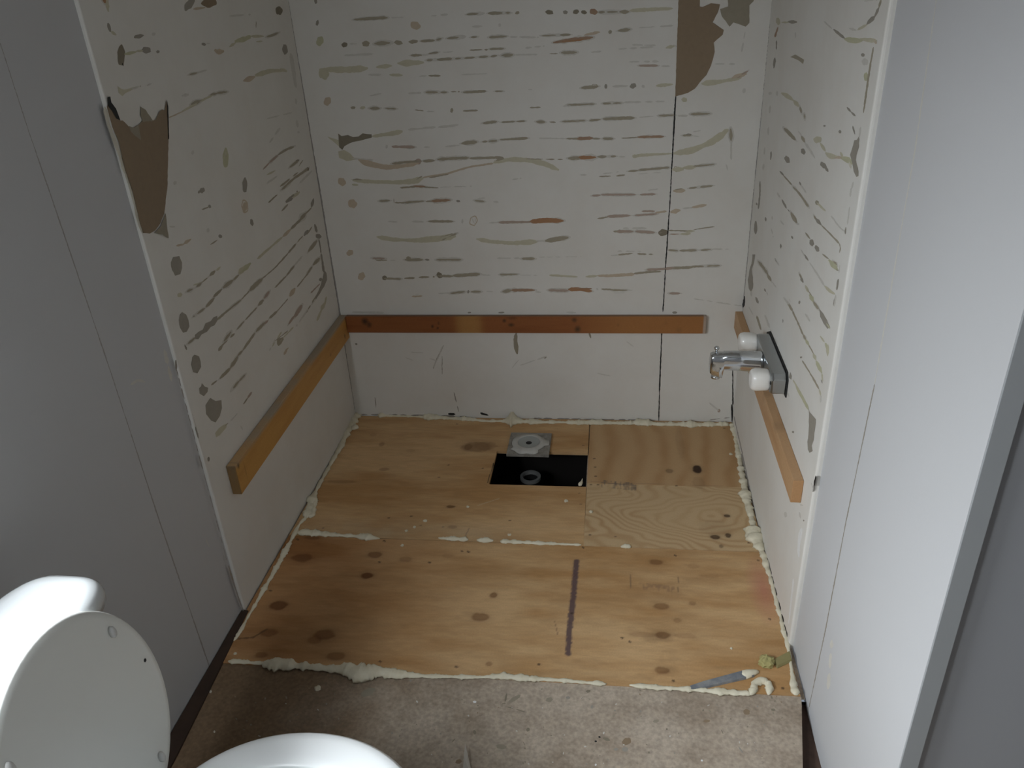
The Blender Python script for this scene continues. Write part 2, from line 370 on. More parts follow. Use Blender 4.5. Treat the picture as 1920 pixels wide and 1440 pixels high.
B = Marks(1, 0, -1, 11)
B.text('''
t 5 663,37 690,35 727,33; f 3 733,33 757,32; f 3b 808,30 840,27; t 4b 875,27 905,25; t 6b 915,25 957,24; o G 1030 23 8 4 0; o t 970 24 4 3 0; o g 1060 23 4 4 0; o G 1080 22 6 4 0; o G 1095 23 5 4 0
o o 1113 22 7 6 0; t 5b 1122,23 1180,22; T 6 1180,20 1215,18 1262,16; o P 779 48 9 8 0; f 4b 885,50 910,49; o f 937 47 3 3 0
o G 646 84 5 5 0; f 3 655,82 670,82; o t 686 82 8 5 0; t 7b 702,82 735,80; o t 747 80 8 4 0; o t 775 78 8 4 0; t 4b 788,77 815,76; t 6 818,75 828,72; t 6b 838,72 870,69; t 5 883,70 895,69; t 6 917,70 950,68; f 4b 955,69 1010,70; t 4b 1015,67 1070,65
o 8 1037,80 1062,76 1112,70; O 6 1050,78 1095,73; P 5 1095,66 1125,60; o t 1144 60 3 4 0; t 5 1158,58 1182,55; f 3b 1198,52 1262,48
f 4 645,104 700,101; t 4b 770,104 800,103; t 4b 803,101 822,98; f 3b 830,98 850,97; t 3b 880,94 915,93; t 4 918,92 945,91; f 3b 985,90 1022,86
o T 607 138 9 12 0; T 11 606,130 650,131 690,128; T 8 705,126 735,123; T 10 745,119 795,117; t 4b 800,113 870,109 915,106; t 6 920,106 932,104; t 6 940,104 962,103; f 3 965,103 1008,102; t 6 1052,99 1082,98; t 3b 1030,101 1052,100; f 3b 1108,98 1130,96
f 4b 690,140 715,140; T 7 730,140 755,141; f 3 785,143 800,142; t 3 803,142 826,142; f 3 865,140 914,138
f 4b 1180,116 1235,115; p 5 1198,123 1233,123; f 3 1240,124 1256,124; f 4b 1185,84 1230,85; T 6 1248,90 1265,86; f 3b 1160,92 1225,88
f 4b 693,180 716,175; t 5b 798,173 838,173; t 3b 845,172 862,172; t 4 868,173 912,171; t 4 928,171 943,171; f 3 765,175 790,174; f 3 990,168 998,168
t 5 1090,165 1122,162; r t 1114 162 6 5; o g 1136 162 3 4 0; f 5b 1148,162 1178,161; o g 1187 161 6 5 0; o f 1206 162 3 3 0; T 8 1230,161 1262,158
o P 614 190 7 8 0; o y 600 77 7 9 0; o g 595 43 3 5 0; o g 592 2 3 5 0; o P 641 341 7 8 0; o P 661 382 8 9 0; o P 656 474 6 6 0; o P 678 518 7 7 0; r P 888 414 8 9; f 2 884,408 890,420; f 2 890,408 893,418
o t 662 202 4 3 0; o T 680 202 5 3 0; t 6b 693,203 712,203; t 5b 722,203 743,204; t 3 778,206 794,208; f 3 800,209 815,209; o t 847 207 3 4 0; t 3 868,208 896,207; t 3 993,202 1014,201; f 3 1055,199 1070,198
t 4 1063,197 1115,195; t 4b 1130,194 1166,193; f 3b 1170,192 1248,190
f 3b 765,243 805,240; f 4b 805,240 860,235; f 3 900,232 912,230; t 5 905,231 932,228; t 4b 940,229 985,227; t 5 1005,228 1022,229; t 3 1030,229 1042,229; t 4 1053,228 1098,226; t 5 1105,226 1126,224; t 5 1130,223 1190,221; f 3b 1198,220 1225,218; t 4 1235,217 1265,216; f 3 1270,217 1290,217; t 5 1295,214 1332,213
p T 614,256 636,263 636,275 628,268; p G 634,250 640,255 652,253 662,257 672,256 680,250 697,252 697,258 685,261 668,265 655,269 646,274 642,281 636,276; T 8 697,256 715,253 738,250 755,246; f 4b 765,243 860,234
p T 634,284 645,281 657,288 667,299 650,302 636,296; P 10 672,299 695,308 725,314 757,311 785,306; f 3 660,297 700,300; t 4 735,307 760,304 790,302; o p 784 303 7 5 0; t 5 793,302 815,301; t 6 820,299 848,297 880,296; t 4 880,297 940,295; o t 938 297 8 4 0; T 8 957,297 973,296; t 3b 985,298 1055,299; t 6 1065,297 1090,296; O 8 1080,296 1118,295; t 5b 1120,294 1155,293; f 3b 1160,294 1172,294
o f 725 275 2 4 0; o p 742 275 7 3 0; p 5 745,275 778,276; f 3 795,276 806,276; f 3 835,275 862,272; t 6 865,269 895,266; t 5 904,266 914,265; t 5 916,265 932,264; t 4 937,262 990,259; f 3 1010,259 1060,260; t 4 1062,260 1085,260; o 5 1080,260 1112,259; t 4 1110,260 1125,260; t 4b 1130,260 1150,260; t 3 1165,259 1195,258; o 5 1195,257 1245,256
t 4 1280,254 1296,254; o g 1291 253 5 3 0; f 2 1300,247 1314,245; f 2 1300,255 1312,256
T 10 661,338 700,341 745,342 775,340 794,334; t 5 662,337 680,338; T 4b 660,346 672,347; t 3 780,337 792,330; P 3 792,333 840,325 880,313 925,306; t 3 805,333 842,326; T 10 925,305 955,299 990,300 1022,307 1048,319; t 5 930,301 945,298
t 3 750,352 780,350; o 5 775,349 798,350; t 3 795,351 822,352; f 2b 825,351 885,349; f 3b 960,337 978,334; f 2b 895,372 910,371
t 4 711,377 731,376; t 2 738,372 739,381; t 3b 740,380 760,380; t 4 757,380 795,377; o 6 808,377 845,375; t 3 798,378 810,377; o g 859 377 4 2 0; t 4 890,376 908,378; f 3b 925,378 935,379
f 3b 727,415 745,416; f 3b 772,415 795,416; t 4 803,415 850,415; o f 867 415 2 4 0; f 3 916,418 935,417; p 4 935,417 1000,416; O 7 992,416 1022,413 1057,414; O 5 1010,414 1055,413
T 9 706,444 735,449 780,451 815,448 855,443; t 4 828,450 856,438; t 3 825,445 850,438; T 10 893,448 920,453 960,456 1008,453; t 7 1022,452 1040,449 1066,445; f 4 1005,452 1022,451
p 4 698,484 722,485; r p 710 485 7 3; t 3 705,488 726,488; f 2 730,488 742,488; t 5 759,487 793,487; o t 766 484 5 3 0; o g 801 487 4 2 0; t 5 818,487 865,487; f 3b 932,484 975,484; t 4 978,485 1003,485; f 2b 1010,482 1090,481
o G 721 521 5 4 0; t 4 720,522 752,523; t 3b 758,522 778,521; t 3b 785,520 815,519; o G 824 516 6 5 0.4; t 6 820,517 850,518; t 5 848,517 900,514; f 2 900,515 920,516; t 4 937,515 972,514; f 2b 975,516 1008,516; T 4 1030,516 1083,519; T 5 1098,519 1120,517; P 5 1120,517 1145,517 1190,514; t 3 1188,513 1215,510 1240,509; p 4 1212,506 1245,504 1265,502; t 5 1258,503 1300,501; t 4b 1295,500 1350,498
f 3b 822,550 845,549; t 4b 844,550 872,547; o g 878 547 2 3 0; t 4b 883,547 902,547; f 3 912,546 925,547; t 5 942,547 960,544; o 6 958,544 1003,544; f 3 1003,547 1015,548; p 5 1028,544 1066,545; O 6 1065,543 1085,542 1110,546; o 3 1080,541 1110,541; o f 1120 542 2 2 0; t 3 1127,542 1150,543; t 4 1148,544 1177,544; f 2 1150,549 1172,549; f 2 1178,545 1186,544; p 4 1255,550 1275,550; P 3 772,556 792,555; f 2 778,552 786,551
p 5 1110,367 1126,366; p 5 1127,365 1192,365; p 4b 1200,365 1229,364; P 6 1262,358 1285,357; t 3b 1266,356 1290,352; t 4b 1292,353 1337,348; f 2b 1215,357 1235,354
t 3 1120,410 1140,407; p 5 1138,406 1182,404; p 4 1190,404 1232,401; p 3 1203,396 1228,396; P 4 1228,399 1250,396; P 8 1257,398 1276,394; f 3b 1280,391 1300,389; P 5 1297,389 1325,384
t 3 1150,434 1160,434; p 5 1155,434 1188,434; p 4 1191,434 1228,436; f 3b 1168,428 1212,428; t 3 1253,432 1290,433; T 7 1285,434 1303,433; o 2b 1255,439 1275,439; T 4 1275,439 1295,438; t 2 1300,431 1322,427 1340,425
f 3 1145,479 1160,478; t 3 1158,478 1187,475; f 3b 1157,471 1203,471; t 3b 1195,476 1225,477; t 4 1253,469 1271,470; t 4 1274,470 1306,469; t 4 1314,469 1333,468; f 3b 1335,467 1368,467; o G 1243 436 8 7 0; t 2 1235,437 1243,436
t 3b 1123,331 1152,330; f 3b 1130,326 1160,322; t 3 1155,330 1172,328; f 4 1087,328 1100,328; t 4 1178,321 1197,320; t 4 1197,319 1255,314; f 2b 1197,326 1240,323; T 10 1259,318 1282,317; T 7 1280,315 1305,313; t 4 1300,312 1340,308; r t 1268 317 5 5
o T 1190 293 4 4 0; T 5 1187,294 1200,291 1260,288; T 10 1262,288 1298,282 1335,266 1362,247; T 8 1350,255 1366,245; T 12 1354,249 1366,243
t 7 1370,241 1371,266; f 3 1371,262 1371,300; f 4b 1361,308 1365,320
T 9 1315,157 1345,154 1390,146; P 11 1372,147 1400,138; p 5 1380,148 1402,133; o T 1283 187 6 4 0; f 3b 1340,120 1380,120; f 3b 1397,60 1389,105; o f 1395 170 3 5 0; f 3 1275,90 1262,84
''')
B.stroke('s', 2.2, [(540, 0), (592, 310), (637, 585), (652, 690), (665, 770)])
B.stroke('k', 2.6, [(1267, 178), (1256, 380), (1248, 500), (1243, 585)]); B.stroke('k', 2.4, [(1241, 620), (1237, 720), (1235, 790)])
B.stroke('k', 1.3, [(1420-22, 330), (1376, 780)]) if False else None
B.text('''
B 7 968,624 966,640 970,664; B 3 1104,622 1108,634; f 3 831,648 822,668 812,690; g 1.4 832,647 826,660 820,670 812,692; g 1.3 829,668 829,702; f 2 760,670 775,676; f 2b 770,660 800,662; f 2 805,672 818,676
g 1.5 703,745 705,765; g 1.5b 851,735 860,772; f 3b 975,685 1025,668; o g 1022 670 3 2 0; f 2b 960,690 975,672; f 3b 1120,700 1145,705; f 2b 1175,640 1188,650; f 3 1330,755 1348,770; o p 1348 770 3 3 0; o g 668 645 2 2 0; o g 751 620 2 2 0
g 1.5b 1330,787 1368,783; g 3b 735,778 880,781; k 3b 840,776 860,777; k 3 900,774 916,779; s 2.5b 1000,784 1230,788; s 2b 672,777 735,778
k 2 1374,690 1374,760; k 5 1372,758 1374,795; s 2 1402,480 1395,560; f 2b 1300,560 1400,575; k 4 1396,556 1393,578
o B 1310 585 0.1 0.1 0; f 4b 1062,585 1080,586; o g 1265 586 5 2 0; f 3 660,585 720,586; o g 940 586 6 1.5 0; o g 880 586 3 1.5 0
f 2 1448,0 1430,190; f 2 1416,330 1403,480; s 1.6 1448,0 1430,190 1416,330 1403,470 1395,556 1384,690 1374,790
''')
adh = B.build('adhesive_and_seam_shade', wb, 'stuff')  # also holds dark lines painting the shade in corners and seams
B2 = Marks(1, 0, -1, 3)
B2.poly('b', [(1274, -60), (1315, -60), (1312, 12), (1317, 13), (1333, 6), (1350, 8), (1347, 20), (1336, 42), (1348, 50), (1357, 56), (1355, 65), (1338, 80), (1340, 97), (1333, 123), (1325, 140), (1313, 153), (1303, 166), (1290, 174), (1266, 181)], .0012, .8)
B2.build('torn_patch', wb, label='large brown patch where the white face paper is torn away beside the seam')
B3 = Marks(1, 0, -1, 4)
B3.poly('B', [(1363, -60), (1415, -60), (1413, 2), (1405, 10), (1405, 43), (1398, 50), (1375, 42), (1368, 50), (1353, 30), (1350, 17), (1365, 12)], .0013, .8)
B3.build('torn_patch', wb, label='small grey-brown torn patch high at the right')

L = Marks(0, 0, 1, 21)
L.text('''
T 10 197,-20 203,22; O 8 194,-15 197,6; g 8 202,43 207,60; T 5 207,58 218,66; o g 260 68 9 4 -0.3; o f 288 64 4 3 0; o G 227 104 8 18 0; k 2 229,118 231,124; y 10 233,102 256,97; T 4 255,96 268,95; o g 274 94 9 6 0.3; o g 296 97 3 3 0
p T 220,161 226,166 232,168 245,165 263,161 245,170 236,174 229,180 222,174; f 3b 245,167 263,162; t 3 262,162 264,161; f 5 275,161 284,157; o g 355 8 7 14 0.5; o b 392 5 14 9 0.1; P 4b 362,17 385,14; f 4b 430,30 470,27; o G 523 20 6 9 0; o g 535 92 4 10 -0.3; t 1.5 480,40 480,52
o g 382 83 4 3 0; f 3b 386,82 394,81; P 12 402,93 407,98 420,96; T 7 430,88 442,80; y 14 440,78 470,70; y 12 458,72 470,68; T 5b 470,68 500,68; T 3b 480,78 496,77; t 4 500,69 512,66 522,61
t 5 355,140 372,136; f 3b 368,137 388,131; P 8 456,152 478,144; T 9 478,142 505,133 537,132; T 8 525,129 538,134; f 8 341,180 354,177; P 3 316,221 345,208; T 4 340,210 370,193; t 7 358,196 378,188; T 5 375,190 400,178; t 6 394,178 408,175; t 5 405,175 426,172
o y 423 296 6 17 0; o T 423 290 3 9 0; o g 459 347 5 13 0; r P 459 387 7 12; o P 459 388 5 9 0; o g 472 417 3 7 -0.3; o g 379 357 5 5 0; o g 373 360 2 3 0; t 3 378,393 392,388; o g 393 387 3 3 0; o f 361 286 3 4 0; o f 328 343 3 4 0; o f 323 425 5 2 0; o f 390 432 3 4 0
P 3 330,461 345,458; P 8 343,458 358,448; o g 413 443 4 3 0; t 3 394,459 408,450; f 3b 500,223 547,211; o f 555 190 2 6 0; f 4b 556,225 560,250; f 3b 505,268 525,240
p 3 493,318 505,305; p 4 505,305 521,291; t 4 521,291 535,281 551,275; T 5b 500,328 516,320; f 5 500,344 520,330; t 5 543,314 559,301; o g 558 301 3 2 0; t 2 560,312 568,300
t 3 503,380 520,365; t 5 528,356 545,340 555,332; t 4 550,335 570,322 578,315; o G 577 317 3 3 0; t 3b 525,350 560,322; f 4b 585,320 560,345
t 3 528,396 540,383; g 8 536,380 552,366; T 5 545,372 562,360; t 3b 535,378 558,358
g 5 588,372 584,388; t 3 585,388 572,402; t 8 573,399 562,414; t 5 565,410 545,430; P 6 545,430 530,444; T 4 530,444 500,470 482,486; y 10 470,493 450,512; T 12 458,500 448,514; t 5b 448,515 435,528; t 7 437,525 418,540; t 5 416,542 400,557; t 6 402,558 386,576; t 4b 384,578 362,594
t 2.5 585,425 575,440; g 7 578,431 570,442; t 2b 568,442 555,457; t 4 555,457 540,475; t 3 540,475 515,503 492,522; t 6 492,522 468,545; t 3 468,545 452,562; t 4 452,562 420,588 407,600
p g 407,592 408,600 402,610 395,613 388,622 378,627 372,636 366,636 365,628 372,622 380,618 385,606 395,602 400,595; t 4 366,633 352,645; g 4 346,646 350,656
g 4 590,420 594,436; o g 597 443 5 5 0.5; g 3 598,448 602,475; g 4 602,475 607,510; p g 607,505 612,512 613,525 608,537 600,550 592,562 591,556 597,545 602,532 605,520; t 8 594,451 578,472; o g 601 524 3 3 0
f 3 567,480 552,498; t 4 552,498 537,517; t 3 537,517 515,540; p 6 505,546 495,560; t 7 494,562 484,573; t 3 482,576 460,600; t 4b 458,602 444,618; t 6 433,622 420,640; o t 413 653 6 3 -0.8; t 3b 412,652 440,625
t 7 599,484 587,497; t 4 585,500 575,515; t 3 578,512 557,538; P 7 553,540 543,556; t 2 540,560 520,583; t 4 520,583 505,597; p 3 503,600 495,608; t 5 497,604 480,622; t 4 478,624 455,657; t 4 455,657 445,668; t 8 446,668 432,690; t 5 432,690 412,710; t 3 407,713 396,722
p 3 600,532 582,550; p 7 566,572 552,595; p 4 552,592 541,608; f 3b 592,560 555,612; t 3b 592,556 573,588; T 4 612,556 608,575; T 8 608,568 602,582; T 4 603,580 594,602
p t 519,636 530,632 532,636 527,645 522,649 519,645; T 3b 550,613 525,640; t 3b 540,620 515,640; T 3b 528,622 510,650; P 4 538,655 532,665; P 3 541,652 534,658; f 2b 516,635 505,658
t 4b 460,702 448,715; t 4b 449,713 434,732; p 3b 472,735 464,747; t 3 465,745 456,758; f 2 445,775 432,790; p T 426,794 424,802 412,816 405,820 403,812 410,803 418,797; t 3 428,793 420,800; f 3 451,798 455,806
p g 324,482 336,480 341,492 341,503 338,514 328,517 322,506 320,492; p g 341,585 349,590 353,600 355,612 350,622 343,624 337,614 335,600 337,590; p g 364,665 373,668 376,678 377,688 370,700 362,698 358,683 360,670
p g 378,718 384,725 390,727 389,735 382,743 374,738 373,728 377,724; p g 394,746 404,752 415,750 416,765 412,780 404,792 396,789 386,776 385,760 390,752; p T 405,808 412,804; o g 330 685 2 10 -0.1; g 2.5 366,800 372,822; o g 391 861 2 5 0; f 2b 360,775 372,815
T 3 362,535 378,529; o T 337 553 4 5 0.5; t 5 350,547 361,542; t 6 368,538 378,530; t 3b 378,530 390,520; t 6 393,517 403,508; T 5 406,508 413,500; f 2b 385,1010 392,1025
s 2 456,1146 440,1100 428,1060; s 1.6b 425,1050 380,880 330,690; B 3 430,1066 437,1090; f 6 555,165 545,100
o g 533 95 3 9 -0.3
c 9 196,200 203,232 216,268 228,300 240,335 250,370 260,408 268,437
''')
L.build('adhesive_and_seam_shade', wl, 'stuff')
L2 = Marks(0, 0, 1, 5)
L2.poly('b', [(199, 200), (205, 187), (212, 205), (224, 226), (229, 226), (240, 237), (248, 240), (260, 233), (267, 225), (282, 227), (290, 225), (297, 210), (303, 205), (308, 207), (311, 187), (314, 215), (315, 267), (314, 310), (313, 350), (307, 400), (300, 418), (290, 432), (280, 438), (267, 437), (260, 413), (248, 360), (233, 317), (221, 265), (209, 237)], .0014, .8)
L2.poly('B', [(262, 200), (272, 206), (280, 218), (285, 226), (267, 229), (262, 215)], .0018)
L2.poly('B', [(240, 236), (250, 240), (258, 234), (263, 263), (252, 255), (244, 247)], .0018)
L2.poly('B', [(309, 400), (312, 425), (315, 447), (303, 440), (288, 437), (300, 424)], .0018)
L2.poly('k', [(200, 182), (205, 181), (207, 192), (216, 204), (224, 226), (216, 222), (208, 208), (201, 199)], .0022, .4)
L2.poly('k', [(311, 186), (314, 200), (315.5, 260), (314, 262), (312, 205)], .0022, .3)
L2.build('torn_patch', wl, label='brown torn patch with jagged white paper edges and a black crack')

Rm = Marks(0, W, -1, 31)
Rm.text('''
o T 1459 40 4 7 0; o 3 1459,50 1453,70; T 3b 1465,42 1480,42; g 7 1477,41 1495,41; g 3 1456,76 1456,93; g 5 1453,108 1451,128; p t 1482,107 1491,102 1498,106 1508,112 1506,120 1497,113 1488,109; f 3 1491,60 1492,72
f 3 1457,170 1457,180; o f 1444 175 3 3 0; f 4 1444,198 1443,212; f 3 1441,238 1440,253; f 3 1434,276 1433,290; g 3 1446,284 1445,300; f 4 1432,307 1431,319; g 4 1425,340 1425,362 1422,392; g 3 1418,380 1420,385; g 5 1417,414 1417,439
T 8 1465,174 1475,179 1490,190; T 8 1488,188 1498,200; t 5 1500,200 1503,212; t 4 1508,214 1509,223; t 5 1470,240 1480,250 1492,263; f 3 1497,246 1503,255; t 5 1503,255 1509,267; f 4 1509,267 1520,283 1528,297; o g 1506 284 6 4 0.9; o g 1476 299 4 8 -0.4; o g 1544 310 7 5 0.7; g 4 1547,312 1553,322
f 3b 1545,40 1560,54; g 7 1563,55 1584,72; y 8 1583,73 1600,76 1618,76; T 8 1612,73 1645,77; P 9 1640,74 1643,82; t 3 1638,88 1633,115 1627,155 1619,212; o g 1618 103 4 3 0; o f 1622 116 7 6 0; o y 1624 144 4 9 0
t 4 1652,0 1648,14; g 6 1648,14 1640,32; g 7 1641,30 1625,46; T 5 1626,46 1608,56; f 5 1592,53 1606,57; f 3b 1620,2 1645,0; g 6 1588,201 1596,210; g 4 1596,210 1604,218; o g 1575 247 3 3 0; o g 1546 236 2 2 0
o T 1533 262 7 7 0; T 5 1538,268 1548,284; T 8 1548,286 1556,293 1572,295; P 6 1560,294 1580,296; y 12 1577,296 1590,299 1598,308; T 6 1576,285 1580,295; c 5 1592,300 1596,316; g 3 1599,236 1603,252; f 3 1614,238 1611,258
p g 1611,255 1607,262 1602,263 1598,278 1594,290 1598,305 1601,322 1606,332 1610,330 1609,315 1605,300 1608,285 1611,275
g 4 1462,321 1470,329; t 3 1468,328 1485,347; t 4 1487,350 1500,364 1516,388; t 4 1526,404 1530,412; g 8 1529,409 1540,422; t 3 1540,422 1560,442 1574,457; t 2 1574,456 1576,466 1574,474; g 5 1499,341 1502,348; f 3 1502,347 1512,362; o t 1532 380 4 4 0; T 5 1532,380 1540,388 1548,396; f 5 1558,405 1566,414; f 3 1564,413 1576,428 1584,434
f 4 1457,361 1463,371; g 4 1466,374 1475,391; g 3 1477,392 1480,397; t 6 1483,398 1488,408 1494,418; f 4b 1496,418 1498,422; g 4 1435,407 1436,415; f 3 1448,405 1448,412; f 3b 1463,413 1470,422; f 2b 1446,428 1450,445; g 3 1484,442 1487,448; g 4 1464,457 1464,466; f 3 1453,484 1461,498; g 2 1453,484 1458,494
t 3 1510,436 1519,448; o g 1522 455 4 7 -0.4; o g 1532 466 4 6 -0.6; t 3 1542,476 1554,486; y 11 1554,487 1563,497 1571,507; t 5 1563,490 1569,497; g 3 1568,504 1572,508; f 3 1502,468 1510,482; g 5 1508,477 1516,489; f 3 1518,492 1530,510 1546,536; T 5 1546,536 1556,546 1566,552
g 7 1501,518 1506,530; t 4 1499,513 1503,522; T 5 1510,535 1516,548; y 9 1518,552 1525,565; t 4 1525,565 1535,580; t 3 1512,540 1522,555; p g 1536,578 1544,588 1551,600 1556,612 1552,617 1544,606 1538,594; y 6 1550,606 1556,616
t 5 1422,490 1432,503 1440,515; t 6 1438,513 1446,527; f 2 1448,528 1456,540; g 3 1433,541 1436,547; f 2 1437,546 1440,554; g 4 1417,557 1422,569; f 2 1404,575 1412,590
p g 1411,477 1416,477 1414,492 1410,505 1412,520 1412,540 1408,548 1404,541 1402,525 1405,508 1409,495; k 4 1396,555 1394,576; f 3 1408,545 1409,556
f 3 1469,557 1480,572; t 4 1476,566 1486,583; t 3 1486,583 1497,607 1506,628; t 4 1506,627 1511,637; y 8 1510,636 1517,647; t 3 1516,646 1526,664; T 6 1525,663 1530,675; y 7 1530,676 1541,700; T 3 1541,700 1543,715; g 3 1540,712 1542,719
f 4 1510,588 1519,603; T 4 1538,630 1546,642; y 8 1548,643 1551,655; T 6 1552,646 1552,668; o g 1502 670 2 2 0; t 3 1504,676 1513,690 1524,708 1536,730; T 6 1536,730 1539,742; f 3 1539,740 1539,755
p g 1482,697 1485,705 1484,712 1479,708; T 3 1487,712 1500,735; y 5 1492,722 1508,752 1516,768; f 3 1476,735 1480,745
p g 1516,763 1518,772 1524,779 1530,786 1529,800 1527,812 1526,825 1522,836 1524,846 1518,849 1515,843 1514,828 1516,815 1517,798 1517,782
t 3 1419,592 1427,619; f 3b 1434,590 1446,622; f 3 1450,632 1455,645; g 2 1468,598 1468,605; f 2 1480,560 1482,566; o g 1499 567 2 3 0
f 3 1600,341 1597,355; f 5 1596,353 1594,369; f 3 1593,388 1589,421; g 4 1586,426 1585,439; g 4 1572,523 1569,544; f 4 1567,553 1564,575; f 2 1575,497 1573,512; g 3 1565,560 1563,573
o g 1487 810 2 2.5 0; f 4b 1500,946 1506,948; k 2.5 1530,892 1526,912; s 2 1527,905 1524,922; f 2b 1521,905 1526,920; f 3 1499,960 1501,972; o g 1507 976 1.5 1.5 0; o f 1473 965 3 5 0
w 7 1503,990 1499,1010 1497,1035 1498,1045; w 4 1488,1085 1482,1140 1479,1170
s 2 1376,780 1392,850 1420,985 1437,1045; k 3b 1437,1045 1455,1110 1478,1200 
s 3b 1390,850 1405,920
''')
Rm.build('adhesive_and_seam_shade', wr, 'stuff')
# seams in the entry walls
Es = Marks(0, W+.012, -1, 41); Es.text('f 2 1760,-30 1716,280 1690,430 1640,720; g 1.6 1640,720 1585,985 1548,1180 1513,1345; f 6b 1560,1200 1552,1300; f 3 1504,1325 1512,1420; w 4 1482,1195 1484,1190')
Es.build('wall_seam', wer)
El = Marks(0, -.008, 1, 42); El.text('s 1.8 0,80 50,235 110,410 205,690 300,980 398,1266; s 1.2 -30,0 0,75; f 4 245,722 258,712 272,716; f 7b 308,655 322,715')
El.build('wall_seam', wel)

# ------------------------------------------------------------------ plywood
def knots_px(lst, z=0):
    out = []
    for x, y, rx, ry, d in lst:
        c = ray((x, y), 2, z); ax = abs(ray((x+rx, y), 2, z)[0]-c[0]); ay = abs(ray((x, y+ry), 2, z)[1]-c[1]); out.append((c[0], c[1], ax, ay, d))
    return out
def apply_knots(col, x, y, kn, tint=(.30, .14, .05)):
    tint = np.array(tint)
    for (cx, cy, ax, ay, d) in kn:
        nz = .25*(vn(x*90+cx*50, y*90)-.5)
        r = np.sqrt(((x-cx)/ax)**2+((y-cy)/ay)**2)+nz
        k = np.clip((1.12-r)*2.2, 0, 1); k = k*k*(3-2*k)
        ringd = np.exp(-((r-.9)/.18)**2)*.35
        k = np.clip(k*d+ringd*d, 0, 1)[:, None]
        col = col*(1-k)+(tint*np.ones_like(col))*k
        h = np.exp(-np.clip(r-1, 0, None)**2/.35)[:, None]*.14*d
        col = col*(1-h)
    return col
def lines_px(col, x, y, pts, w, c, a=1, z=0, ragged=.3):
    P = [ray(p, 2, z) for p in pts]; dmin = np.full(len(x), 9.0)
    for p, q in zip(P, P[1:]):
        d = q-p; L2 = d[0]**2+d[1]**2; t = np.clip(((x-p[0])*d[0]+(y-p[1])*d[1])/L2, 0, 1)
        dmin = np.minimum(dmin, np.hypot(x-p[0]-t*d[0], y-p[1]-t*d[1]))
    dmin = dmin+w*ragged*(vn(x*160, y*160)-.5)
    k = (np.clip((w/2-dmin)/(w*.25)+.5, 0, 1)*a)[:, None]
    return col*(1-k)+np.array(c)*k
def stamp(col, x, y, a, b, hpx, c, amt, seed):
    # worn ink stamp, no longer readable: patchy upright strokes inside a band
    A, B_, D = ray(a, 2, 0), ray(b, 2, 0), ray((a[0], a[1]+hpx), 2, 0); u = B_-A; v = D-A
    det = u[0]*v[1]-u[1]*v[0]; s_ = ((x-A[0])*v[1]-(y-A[1])*v[0])/det; t_ = ((y-A[1])*u[0]-(x-A[0])*u[1])/det
    ins = (s_ > 0) & (s_ < 1) & (t_ > 0) & (t_ < 1)
    k = np.clip((vn(s_*22+seed*7, t_*2.5+seed)-.38)*4, 0, 1)*np.clip(.4+vn(s_*5+seed, t_*3)*.9, 0, 1)*ins*amt
    return col*(1-k[:, None])+np.array(c)*k[:, None]
WARM = np.array([.45, .255, .105]); PALE = np.array([.61, .40, .205])
def ply_base(x, y, sx, sy, seed, warm=.5):
    g = fbm(x*sx+seed, y*sy+seed*3, 5); g2 = fbm(x*3+seed*5, y*6+seed, 3); fine = vn(x*sx*7+5, y*sy*7)
    k = np.clip((g-.5)*1.5+(g2-.5)*1.6+warm, 0, 1)[:, None]
    col = PALE*(1-k)+WARM*k
    return col*(.93+.14*fine)[:, None]
